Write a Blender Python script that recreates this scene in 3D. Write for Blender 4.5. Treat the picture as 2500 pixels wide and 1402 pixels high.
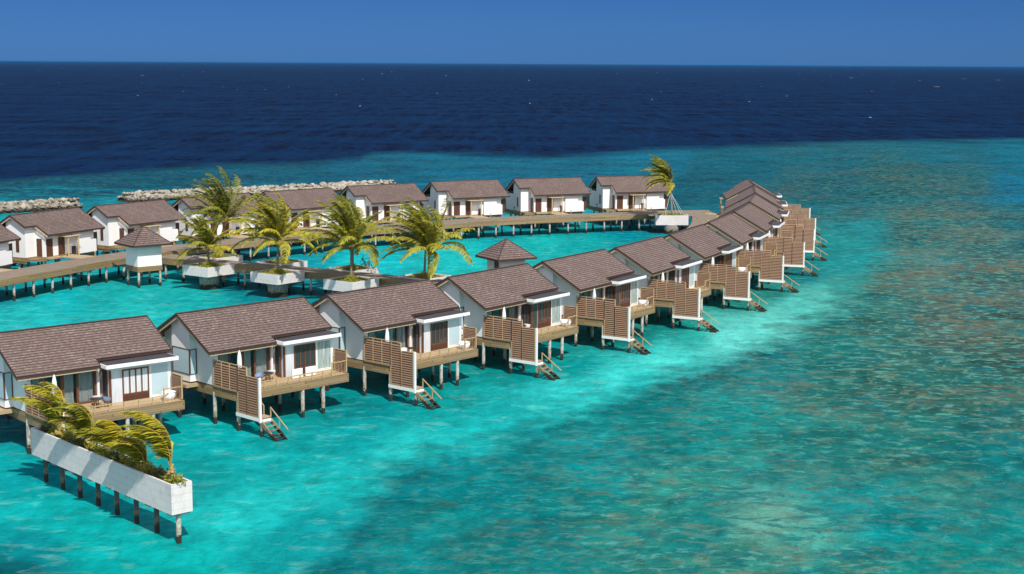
import bpy, bmesh, math, random
import numpy as np
from mathutils import Vector, Matrix
R = math.radians
random.seed(7)
for o in list(bpy.data.objects): bpy.data.objects.remove(o)
scene = bpy.context.scene
COL = scene.collection

# ------------------------------------------------------------------ camera
CAM_H = 26.97; F_PX = 3706.7; PITCH = math.atan(547 / F_PX); ROLL = math.atan2(14, 2500)
cam_data = bpy.data.cameras.new('camera')
cam_data.sensor_width = 36; cam_data.lens = F_PX / 2500 * 36
cam_data.clip_start = 1; cam_data.clip_end = 120000
cam = bpy.data.objects.new('camera', cam_data); COL.objects.link(cam)
cam.matrix_world = Matrix.Translation((0, 0, CAM_H)) @ Matrix.Rotation(math.pi / 2 - PITCH, 4, 'X') @ Matrix.Rotation(ROLL, 4, 'Z')
scene.camera = cam

# ------------------------------------------------------------------ sun and sky
SUN_TO = Vector((0.37, -0.93, 0)).normalized(); SUN_EL = R(49)
to_sun = Vector((SUN_TO.x * math.cos(SUN_EL), SUN_TO.y * math.cos(SUN_EL), math.sin(SUN_EL)))
sd = bpy.data.lights.new('sun', 'SUN'); sd.energy = 3.6; sd.angle = R(0.5); sd.color = (1.0, 0.96, 0.89)
sun = bpy.data.objects.new('sun', sd); COL.objects.link(sun)
sun.rotation_euler = to_sun.to_track_quat('Z', 'Y').to_euler(); sun.location = (0, 0, 60)

world = bpy.data.worlds.new('World'); scene.world = world; world.use_nodes = True
wn = world.node_tree; wn.nodes.clear()
sky = wn.nodes.new('ShaderNodeTexSky'); sky.sky_type = 'NISHITA'; sky.sun_disc = False
sky.sun_elevation = SUN_EL; sky.sun_rotation = math.atan2(SUN_TO.x, SUN_TO.y)
sky.air_density = 1.0; sky.dust_density = 0.2; sky.ozone_density = 2.5; sky.altitude = 0
geo = wn.nodes.new('ShaderNodeTexCoord'); sep = wn.nodes.new('ShaderNodeSeparateXYZ')
wn.links.new(geo.outputs['Generated'], sep.inputs[0])
ramp = wn.nodes.new('ShaderNodeValToRGB')           # deep, dry-season blue right down to the horizon
ramp.color_ramp.elements[0].position = 0.0; ramp.color_ramp.elements[0].color = (0.040, 0.122, 0.395, 1)
ramp.color_ramp.elements[1].position = 0.14; ramp.color_ramp.elements[1].color = (1.75, 1.18, 0.88, 1)
e = ramp.color_ramp.elements.new(0.05); e.color = (0.033, 0.097, 0.29, 1)
wn.links.new(sep.outputs['Z'], ramp.inputs[0])
mul = wn.nodes.new('ShaderNodeMixRGB'); mul.blend_type = 'MULTIPLY'; mul.inputs[0].default_value = 1
wn.links.new(sky.outputs[0], mul.inputs[1]); wn.links.new(ramp.outputs[0], mul.inputs[2])
bg = wn.nodes.new('ShaderNodeBackground'); bg.inputs[1].default_value = 0.14
wo = wn.nodes.new('ShaderNodeOutputWorld')
wn.links.new(mul.outputs[0], bg.inputs[0]); wn.links.new(bg.outputs[0], wo.inputs[0])
scene.view_settings.view_transform = 'Standard'; scene.view_settings.look = 'None'
scene.view_settings.gamma = 1; scene.view_settings.exposure = 0.5
scene.render.resolution_x = 1024; scene.render.resolution_y = 574
scene.cycles.max_bounces = 6; scene.cycles.transparent_max_bounces = 12

# ------------------------------------------------------------------ node helper
class G:
    def __init__(s, name):
        s.m = bpy.data.materials.new(name); s.m.use_nodes = True; s.t = s.m.node_tree; s.t.nodes.clear()
        s.out = s.t.nodes.new('ShaderNodeOutputMaterial')
    def n(s, typ, ins=None, **props):
        nd = s.t.nodes.new('ShaderNode' + typ)
        for k, v in props.items(): setattr(nd, k, v)
        for k, v in (ins or {}).items():
            sock = nd.inputs[k]
            if isinstance(v, bpy.types.NodeSocket): s.t.links.new(v, sock)
            else: sock.default_value = v
        return nd
    def math(s, op, a, b=0.0, c=None, clamp=False):
        ins = {0: a, 1: b}
        if c is not None: ins[2] = c
        return s.n('Math', ins, operation=op, use_clamp=clamp).outputs[0]
    def mix(s, f, a, b, mode='MIX'):
        nd = s.n('MixRGB', {0: f, 1: a, 2: b}, blend_type=mode); return nd.outputs[0]
    def noise(s, vec, scale, detail=3, rough=0.55, dist=0.0):
        return s.n('TexNoise', {'Vector': vec, 'Scale': scale, 'Detail': detail, 'Roughness': rough, 'Distortion': dist}).outputs['Fac']
    def ramp(s, f, stops):
        nd = s.n('ValToRGB', {0: f}); cr = nd.color_ramp
        while len(cr.elements) < len(stops): cr.elements.new(0.5)
        for el, (p, c) in zip(cr.elements, stops):
            el.position = p; el.color = (*c, 1) if len(c) == 3 else c
        return nd.outputs[0]
    def maprange(s, v, a, b, c=0.0, d=1.0):
        return s.n('MapRange', {0: v, 1: a, 2: b, 3: c, 4: d}, clamp=True).outputs[0]
    def scale(s, vec, sc):
        return s.n('VectorMath', {0: vec, 1: sc}, operation='MULTIPLY').outputs[0]
    def pos(s): return s.n('NewGeometry').outputs['Position']
    def obj(s): return s.n('TexCoord').outputs['Object']
    def uv(s): return s.n('TexCoord').outputs['UV']
    def rnd(s): return s.n('ObjectInfo').outputs['Random']
    def bump(s, h, strength=0.3, dist=0.02):
        return s.n('Bump', {'Height': h, 'Strength': strength, 'Distance': dist}).outputs[0]
    def pbr(s, color, rough=0.7, normal=None, spec=0.5, metal=0.0):
        ins = {'Base Color': color, 'Roughness': rough, 'Specular IOR Level': spec, 'Metallic': metal}
        if normal is not None: ins['Normal'] = normal
        b = s.n('BsdfPrincipled', ins); s.t.links.new(b.outputs[0], s.out.inputs[0]); return s.m
def rgb(r, g, b, k=1.0):       # sRGB 0-255 -> linear
    f = lambda c: ((c / 255) / 12.92 if c / 255 < 0.04045 else ((c / 255 + 0.055) / 1.055) ** 2.4) * k
    return (f(r), f(g), f(b), 1)

# ------------------------------------------------------------------ materials
def m_plaster(name, c=(0.80, 0.79, 0.77), dirt=0.045, joints=False):
    g = G(name); p = g.pos()
    a = g.noise(p, 0.7, 5, 0.6); st = g.noise(g.scale(p, (3.0, 3.0, 0.25)), 1.0, 4, 0.6)
    f = g.math('MULTIPLY', g.maprange(g.math('MULTIPLY', a, st), 0.2, 0.42), dirt * 3.2)
    col = g.mix(g.math('MINIMUM', f, 0.6), (*c, 1), (c[0] * .70, c[1] * .70, c[2] * .68, 1))
    if joints:
        s_ = g.n('SeparateXYZ', {0: g.uv()}); fr = g.math('FRACT', g.math('DIVIDE', s_.outputs[1], 0.42)); fl = g.math('FLOOR', g.math('DIVIDE', s_.outputs[1], 0.42))
        fu = g.math('FRACT', g.math('ADD', g.math('DIVIDE', s_.outputs[0], 1.1), g.math('MULTIPLY', fl, 0.5))); ln_ = g.math('MAXIMUM', g.math('LESS_THAN', fr, 0.05), g.math('LESS_THAN', fu, 0.02))
        blk = g.n('TexWhiteNoise', {'Vector': g.n('CombineXYZ', {0: fl, 1: g.math('FLOOR', g.math('ADD', g.math('DIVIDE', s_.outputs[0], 1.1), g.math('MULTIPLY', fl, 0.5)))}).outputs[0]}, noise_dimensions='2D').outputs[0]
        col = g.mix(g.math('MULTIPLY', blk, 0.22), col, (c[0] * .7, c[1] * .7, c[2] * .72, 1)); col = g.mix(g.math('MULTIPLY', ln_, 0.4), col, (0.25, 0.24, 0.23, 1))
        col = g.mix(g.maprange(g.noise(p, 1.6, 5, .65), .55, .75, 0, .35), col, (0.30, 0.29, 0.27, 1))
    return g.pbr(col, 0.85, g.bump(g.noise(p, 14, 3), 0.15, 0.01), 0.2)
def m_planks(name, ca, cb, w=0.14, gap=0.10, gapcol=0.25, length=2.4, rough=0.8, weather=0.4):
    g = G(name); s = g.n('SeparateXYZ', {0: g.uv()}); u, v = s.outputs[0], s.outputs[1]
    r = g.math('DIVIDE', v, w); fl = g.math('FLOOR', r); fr = g.math('FRACT', r)
    off = g.n('TexWhiteNoise', {'W': fl}, noise_dimensions='1D').outputs[0]
    uu = g.math('ADD', g.math('DIVIDE', u, length), g.math('MULTIPLY', off, 7.0)); ul = g.math('FLOOR', uu)
    cell = g.n('TexWhiteNoise', {'Vector': g.n('CombineXYZ', {0: fl, 1: ul}).outputs[0]}, noise_dimensions='2D').outputs[0]
    gv = g.n('CombineXYZ', {0: g.math('MULTIPLY', u, 0.8), 1: g.math('MULTIPLY', v, 14.0), 2: g.math('MULTIPLY', cell, 9.0)}).outputs[0]
    grain = g.noise(gv, 1.6, 4, 0.6)
    f = g.math('ADD', g.math('MULTIPLY', cell, 0.55), g.math('MULTIPLY', grain, 0.5), clamp=True)
    col = g.mix(f, (*ca, 1), (*cb, 1))
    wz = g.maprange(g.noise(g.pos(), 0.35, 4, 0.6), 0.40, 0.72, 0, weather)
    col = g.mix(wz, col, (0.20, 0.175, 0.14, 1))
    line = g.math('LESS_THAN', fr, gap)
    butt = g.math('MULTIPLY', g.math('LESS_THAN', g.math('FRACT', uu), 0.012), 1.0)
    line = g.math('MAXIMUM', line, butt)
    col = g.mix(g.math('MULTIPLY', line, 1 - gapcol), col, (0.02, 0.013, 0.008, 1))
    return g.pbr(col, rough, g.bump(g.math('SUBTRACT', grain, g.math('MULTIPLY', line, 2.0)), 0.4, 0.01), 0.25)
def m_wood(name, ca, cb, rough=0.6):
    g = G(name); o = g.obj()
    n1 = g.noise(g.scale(o, (1.5, 1.5, 6)), 2.5, 4, 0.6); n2 = g.noise(o, 0.9, 2)
    f = g.math('ADD', g.math('MULTIPLY', n1, 0.6), g.math('MULTIPLY', n2, 0.5), clamp=True)
    return g.pbr(g.mix(f, (*ca, 1), (*cb, 1)), rough, None, 0.3)
def m_tiles(name, base=(0.110, 0.081, 0.072), hi=(0.31, 0.232, 0.20), lo=(0.125, 0.082, 0.07)):
    g = G(name); s = g.n('SeparateXYZ', {0: g.uv()}); u, v = s.outputs[0], s.outputs[1]
    row = g.math('DIVIDE', v, 0.30); fl = g.math('FLOOR', row); fr = g.math('FRACT', row)
    uu = g.math('ADD', g.math('DIVIDE', u, 0.34), g.math('MULTIPLY', g.math('MODULO', fl, 2.0), 0.5)); ul = g.math('FLOOR', uu)
    cell = g.n('TexWhiteNoise', {'Vector': g.n('CombineXYZ', {0: fl, 1: ul, 2: 0.0}).outputs[0]}, noise_dimensions='3D').outputs[0]
    speck = g.noise(g.n('CombineXYZ', {0: g.math('MULTIPLY', u, 3.3), 1: g.math('MULTIPLY', row, 2.0)}).outputs[0], 1.0, 3, 0.7)
    col = g.mix(cell, (*base, 1), (*[a * 1.28 for a in base], 1))
    lum = g.math('MULTIPLY', g.maprange(speck, 0.48, 0.62), g.maprange(fr, 0.15, 0.6))
    col = g.mix(lum, col, (*hi, 1))
    col = g.mix(g.maprange(g.noise(g.pos(), 0.5, 4), 0.40, 0.72, 0, 0.6), col, (*lo, 1))
    col = g.mix(g.math('MULTIPLY', g.rnd(), 0.12), col, (0.25, 0.18, 0.15, 1))
    line = g.math('LESS_THAN', fr, 0.20); vl = g.math('MULTIPLY', g.math('LESS_THAN', g.math('FRACT', uu), 0.07), 0.2)  # dark course lines: gap shadow between courses, painted into the colour
    col = g.mix(g.math('MAXIMUM', g.math('MULTIPLY', line, 0.70), vl), col, (0.028, 0.016, 0.014, 1))
    return g.pbr(col, 0.8, g.bump(g.math('ADD', fr, g.math('MULTIPLY', speck, 0.6)), 0.35, 0.03), 0.25)
def m_flat(name, c, rough=0.6, spec=0.3, metal=0.0, var=0.12, sc=2.0):
    g = G(name); n = g.noise(g.pos(), sc, 4, 0.6)
    return g.pbr(g.mix(g.math('MULTIPLY', n, 1.0), (*[x * (1 - var) for x in c], 1), (*[x * (1 + var) for x in c], 1)), rough, None, spec, metal)
def m_pile(name='pile_concrete', ca=(0.50, 0.475, 0.42), cb=(0.15, 0.13, 0.105)):
    g = G(name); p = g.pos(); z = g.n('SeparateXYZ', {0: p}).outputs[2]
    zz = g.math('ADD', z, g.math('MULTIPLY', g.math('SUBTRACT', g.noise(p, 3.0, 4, .7), 0.5), 1.5))
    spots = g.maprange(g.noise(g.scale(p, (1, 1, .5)), 4.0, 5, 0.7), 0.46, 0.62)
    col = g.mix(g.math('MULTIPLY', spots, 0.75), (*ca, 1), (*cb, 1))
    dark = g.maprange(zz, 0.66, 0.50)
    band = g.math('MULTIPLY', g.maprange(zz, 0.62, 0.7), g.maprange(zz, 0.98, 0.82))
    col = g.mix(g.math('MULTIPLY', band, 0.6), col, (0.25, 0.19, 0.11, 1))
    col = g.mix(dark, col, (0.030, 0.024, 0.016, 1))
    return g.pbr(col, 0.8, g.bump(spots, 0.3, 0.02), 0.3)
def m_glass():
    g = G('clear_glass')
    fr = g.n('Fresnel', {'IOR': 1.5}).outputs[0]
    f = g.math('ADD', g.math('MULTIPLY', fr, 0.3), 0.02, clamp=True)
    tr = g.n('BsdfTransparent', {0: (0.80, 0.85, 0.86, 1)}).outputs[0]
    gl = g.n('BsdfGlossy', {0: (0.9, 0.95, 1, 1), 'Roughness': 0.02}).outputs[0]
    mx = g.n('MixShader', {0: f, 1: tr, 2: gl}).outputs[0]; g.t.links.new(mx, g.out.inputs[0]); return g.m
def m_pane(name, c, spec=0.6, folds=0.0):
    g = G(name); col = (*c, 1)
    if folds:
        n = g.noise(g.scale(g.uv(), (9, 0.5, 1)), 1.0, 3, 0.6)
        col = g.mix(g.maprange(n, 0.4, 0.62), (*c, 1), (*[x * folds for x in c], 1))
    b = g.n('BsdfPrincipled', {'Base Color': col, 'Roughness': 0.5, 'Specular IOR Level': 0.2}).outputs[0]
    gl = g.n('BsdfGlossy', {0: (1, 1, 1, 1), 'Roughness': 0.03}).outputs[0]
    f = g.math('ADD', g.math('MULTIPLY', g.n('Fresnel', {'IOR': 1.45}).outputs[0], spec), 0.03)
    g.t.links.new(g.n('MixShader', {0: f, 1: b, 2: gl}).outputs[0], g.out.inputs[0]); return g.m
def m_leaf(name, dark, light, yellow):
    g = G(name); a = g.n('Attribute', attribute_name='tint').outputs['Fac']
    n = g.noise(g.pos(), 3.0, 3)
    col = g.mix(g.maprange(n, 0.3, 0.7), (*dark, 1), (*light, 1)); col = g.mix(a, col, (*yellow, 1))
    d = g.n('BsdfPrincipled', {'Base Color': col, 'Roughness': 0.45, 'Specular IOR Level': 0.35}).outputs[0]
    t = g.n('BsdfTranslucent', {0: g.mix(0.5, col, (0.30, 0.32, 0.02, 1))}).outputs[0]
    g.t.links.new(g.n('MixShader', {0: 0.22, 1: d, 2: t}).outputs[0], g.out.inputs[0]); return g.m
def m_rock():
    g = G('boulder_stone'); p = g.pos(); z = g.n('SeparateXYZ', {0: p}).outputs[2]
    col = g.mix(g.maprange(g.noise(p, 1.3, 5, 0.65), 0.35, 0.68), (0.36, 0.32, 0.25, 1), (0.11, 0.095, 0.07, 1))
    col = g.mix(g.math('MULTIPLY', g.rnd(), 0.6), col, (0.52, 0.48, 0.40, 1))
    zz = g.math('ADD', z, g.math('MULTIPLY', g.noise(p, 1.0, 3), 0.7))
    col = g.mix(g.maprange(zz, 1.15, 0.75), col, (0.035, 0.03, 0.02, 1))
    return g.pbr(col, 0.9, g.bump(g.noise(p, 3.0, 6, 0.7), 0.7, 0.12), 0.2)
def m_trunk():
    g = G('palm_bark'); o = g.obj(); z = g.n('SeparateXYZ', {0: o}).outputs[2]
    ring = g.math('FRACT', g.math('MULTIPLY', z, 5.0))
    col = g.mix(g.noise(o, 6, 4), (0.36, 0.31, 0.24, 1), (0.17, 0.13, 0.095, 1))
    col = g.mix(g.math('MULTIPLY', g.math('LESS_THAN', ring, 0.22), 0.5), col, (0.08, 0.06, 0.045, 1))
    return g.pbr(col, 0.9, g.bump(ring, 0.4, 0.03), 0.2)

MT = dict(
    plaster=m_plaster('white_plaster'), planter=m_plaster('planter_concrete', (0.68, 0.64, 0.62), 0.10, True),
    fascia=m_planks('skirting_planks', (0.17, 0.105, 0.048), (0.38, 0.265, 0.125), 0.155, 0.10, 0.30, 5.5),
    deck=m_planks('deck_planks', (0.36, 0.25, 0.135), (0.50, 0.37, 0.22), 0.14, 0.07, 0.45, 2.6, weather=0.15),
    walk=m_planks('boardwalk_planks', (0.17, 0.13, 0.088), (0.31, 0.245, 0.175), 0.15, 0.12, 0.35, 1.5, weather=0.55),
    slat=m_wood('slat_wood', (0.19, 0.105, 0.062), (0.34, 0.215, 0.14)),
    batten=m_wood('batten_wood', (0.38, 0.255, 0.12), (0.50, 0.36, 0.19)),
    teak=m_wood('door_hardwood', (0.085, 0.032, 0.016), (0.175, 0.072, 0.032), 0.4),
    teakdark=m_wood('louvre_hardwood', (0.075, 0.032, 0.02), (0.12, 0.055, 0.03), 0.5),
    tiles=m_tiles('shingle_tiles'), edge=m_flat('roof_edge_brown', (0.055, 0.032, 0.026), 0.6),
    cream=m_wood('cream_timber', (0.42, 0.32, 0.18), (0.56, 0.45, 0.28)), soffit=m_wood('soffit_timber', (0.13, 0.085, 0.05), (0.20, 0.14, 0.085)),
    membrane=m_flat('grey_membrane', (0.062, 0.060, 0.064), 0.9, 0.1, var=0.3, sc=1.2), white=m_flat('white_paint', (0.80, 0.80, 0.79), 0.5, 0.3, var=0.03),
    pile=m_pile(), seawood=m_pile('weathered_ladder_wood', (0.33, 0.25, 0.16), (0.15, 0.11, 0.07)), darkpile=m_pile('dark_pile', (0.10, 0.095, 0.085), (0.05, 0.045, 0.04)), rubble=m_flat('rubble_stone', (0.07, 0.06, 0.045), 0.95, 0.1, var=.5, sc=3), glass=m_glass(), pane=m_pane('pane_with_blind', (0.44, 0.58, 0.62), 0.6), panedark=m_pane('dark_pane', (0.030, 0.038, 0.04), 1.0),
    panewhite=m_pane('pane_with_white_curtain', (0.66, 0.69, 0.72), 0.7, 0.8), panenet=m_pane('pane_with_net', (0.20, 0.26, 0.25), 0.9, 2.2),
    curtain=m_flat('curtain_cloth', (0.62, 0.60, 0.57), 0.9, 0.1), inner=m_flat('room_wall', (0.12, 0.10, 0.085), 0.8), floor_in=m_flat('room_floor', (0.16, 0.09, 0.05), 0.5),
    fabric=m_flat('parasol_canvas', (0.78, 0.77, 0.76), 0.9, 0.1, var=0.04), metal=m_flat('grey_metal', (0.35, 0.36, 0.37), 0.35, 0.5, 0.8),
    dark=m_flat('dark_resin', (0.035, 0.03, 0.03), 0.5), chairshade=m_flat('shaded_white_shell', (0.20, 0.27, 0.40), 0.5), chairwhite=m_flat('white_shell', (0.75, 0.74, 0.72), 0.5),  # blue-grey chair tone: bluish shade on a white shell, put into the colour
    drum=m_pile('drum_concrete', (0.33, 0.31, 0.27), (0.16, 0.15, 0.13)), soil=m_flat('soil', (0.10, 0.075, 0.045), 0.95, var=0.5, sc=8), rope=m_flat('guy_rope', (0.70, 0.69, 0.66), 0.8),
    palm=m_leaf('palm_leaf', (0.06, 0.105, 0.014), (0.20, 0.26, 0.03), (0.52, 0.43, 0.03)),
    leaf=m_leaf('shrub_leaf', (0.045, 0.075, 0.012), (0.15, 0.21, 0.03), (0.48, 0.44, 0.035)), leafdark=m_leaf('dark_shrub_leaf', (0.025, 0.042, 0.012), (0.06, 0.095, 0.022), (0.30, 0.30, 0.04)),
    rachis=m_flat('frond_stem', (0.40, 0.27, 0.07), 0.6), rock=m_rock(), trunk=m_trunk(),
)

# ------------------------------------------------------------------ mesh builder
class MB:
    def __init__(s): s.v = []; s.f = []; s.uv = []; s.tint = []; s.sm = False
    def face(s, pts, uv=None, tint=None):
        i = len(s.v); s.v += [tuple(p) for p in pts]; s.f.append(tuple(range(i, i + len(pts)))); s.uv.append(uv)
        if tint is not None: s.tint += [tint] * len(pts)
    def solid(s, vs, fs):
        i = len(s.v); s.v += [tuple(p) for p in vs]
        for f in fs: s.f.append(tuple(i + k for k in f)); s.uv.append(None)
    def box(s, x0, x1, y0, y1, z0, z1):
        if x0 > x1: x0, x1 = x1, x0
        if y0 > y1: y0, y1 = y1, y0
        s.solid([(x0, y0, z0), (x1, y0, z0), (x1, y1, z0), (x0, y1, z0), (x0, y0, z1), (x1, y0, z1), (x1, y1, z1), (x0, y1, z1)],
                [(0, 3, 2, 1), (4, 5, 6, 7), (0, 1, 5, 4), (1, 2, 6, 5), (2, 3, 7, 6), (3, 0, 4, 7)]); return s
    def prism_x(s, poly, x0, x1):        # poly of (y, z)
        n = len(poly); vs = [(x0, y, z) for y, z in poly] + [(x1, y, z) for y, z in poly]
        s.solid(vs, [tuple(range(n))[::-1], tuple(range(n, 2 * n))] + [(i, (i + 1) % n, n + (i + 1) % n, n + i) for i in range(n)]); return s
    def prism_z(s, poly, z0, z1):        # poly of (x, y), counter-clockwise
        n = len(poly); vs = [(x, y, z0) for x, y in poly] + [(x, y, z1) for x, y in poly]
        s.solid(vs, [tuple(range(n))[::-1], tuple(range(n, 2 * n))] + [(i, (i + 1) % n, n + (i + 1) % n, n + i) for i in range(n)]); return s
    def beam(s, p, q, w, h, up=(0, 0, 1)):
        p, q = Vector(p), Vector(q); d = (q - p).normalized(); up = Vector(up)
        if abs(d.dot(up)) > 0.98: up = Vector((1, 0, 0))
        a = d.cross(up).normalized() * w / 2; b = a.cross(d).normalized() * h / 2
        vs = [p - a - b, p + a - b, p + a + b, p - a + b, q - a - b, q + a - b, q + a + b, q - a + b]
        s.solid(vs, [(0, 1, 2, 3), (7, 6, 5, 4), (0, 4, 5, 1), (1, 5, 6, 2), (2, 6, 7, 3), (3, 7, 4, 0)]); return s
    def tube(s, pts, rad, n=8, cap=True):
        pts = [Vector(p) for p in pts]; i0 = len(s.v)
        if not isinstance(rad, (list, tuple)): rad = [rad] * len(pts)
        for k, p in enumerate(pts):
            d = (pts[min(k + 1, len(pts) - 1)] - pts[max(k - 1, 0)]).normalized()
            up = Vector((0, 0, 1)) if abs(d.z) < 0.9 else Vector((1, 0, 0))
            a = d.cross(up).normalized(); b = d.cross(a)
            for j in range(n):
                t = 2 * math.pi * j / n; s.v.append(tuple(p + (a * math.cos(t) + b * math.sin(t)) * rad[k]))
        for k in range(len(pts) - 1):
            for j in range(n):
                a = i0 + k * n + j; b = i0 + k * n + (j + 1) % n; s.f.append((a, a + n, b + n, b)); s.uv.append(None)
        if cap: 
            s.f.append(tuple(i0 + j for j in range(n))); s.uv.append(None)
            s.f.append(tuple(i0 + (len(pts) - 1) * n + j for j in range(n))[::-1]); s.uv.append(None)
        return s
    def lathe(s, cx, cy, prof, n=12, a0=0.0, a1=2 * math.pi):
        full = abs(a1 - a0 - 2 * math.pi) < 1e-6; m = n if full else n + 1; i0 = len(s.v)
        for r, z in prof:
            for j in range(m):
                t = a0 + (a1 - a0) * j / n; s.v.append((cx + r * math.cos(t), cy + r * math.sin(t), z))
        for k in range(len(prof) - 1):
            for j in range(n):
                a = i0 + k * m + j; b = i0 + k * m + (j + 1) % m; s.f.append((a, b, b + m, a + m)); s.uv.append(None)
        return s
    def build(s, name, mat, parent=None, smooth=False, fix=True):
        me = bpy.data.meshes.new(name); me.from_pydata(s.v, [], s.f); uvl = me.uv_layers.new(name='UVMap')
        me.update(); data = uvl.data
        for p in me.polygons:
            cu = s.uv[p.index]; nrm = p.normal; ax = max(range(3), key=lambda i: abs(nrm[i]))
            for k, li in enumerate(p.loop_indices):
                if cu: data[li].uv = cu[k]
                else:
                    c = me.vertices[me.loops[li].vertex_index].co
                    data[li].uv = (c.x, c.y) if ax == 2 else ((c.y, c.z) if ax == 0 else (c.x, c.z))
        if s.tint:
            at = me.attributes.new('tint', 'FLOAT', 'POINT'); t = s.tint + [0.0] * (len(s.v) - len(s.tint)); at.data.foreach_set('value', t)
        if fix:
            bm = bmesh.new(); bm.from_mesh(me); bmesh.ops.recalc_face_normals(bm, faces=bm.faces); bm.to_mesh(me); bm.free()
        if smooth:
            for p in me.polygons: p.use_smooth = True
        me.materials.append(MT[mat]); o = bpy.data.objects.new(name, me); COL.objects.link(o)
        if parent: o.parent = parent
        return o
def empty(name, loc=(0, 0, 0), rz=0.0):
    o = bpy.data.objects.new(name, None); COL.objects.link(o); o.location = loc; o.rotation_euler = (0, 0, rz); o.empty_display_size = 0.5; return o
def tag(o, label=None, cat=None, group=None, kind=None):
    if label: o['label'] = label
    if cat: o['category'] = cat
    if group: o['group'] = group
    if kind: o['kind'] = kind
    return o
def copy_tree(o, parent=None):
    c = o.copy(); COL.objects.link(c)
    if parent: c.parent = parent
    for ch in list(o.children): copy_tree(ch, c)
    return c
def kids(o, name): return [c for c in o.children_recursive if c.name.split('.')[0] == name]
def override(o, mat):
    o.material_slots[0].link = 'OBJECT'; o.material_slots[0].material = MT[mat]

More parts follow.
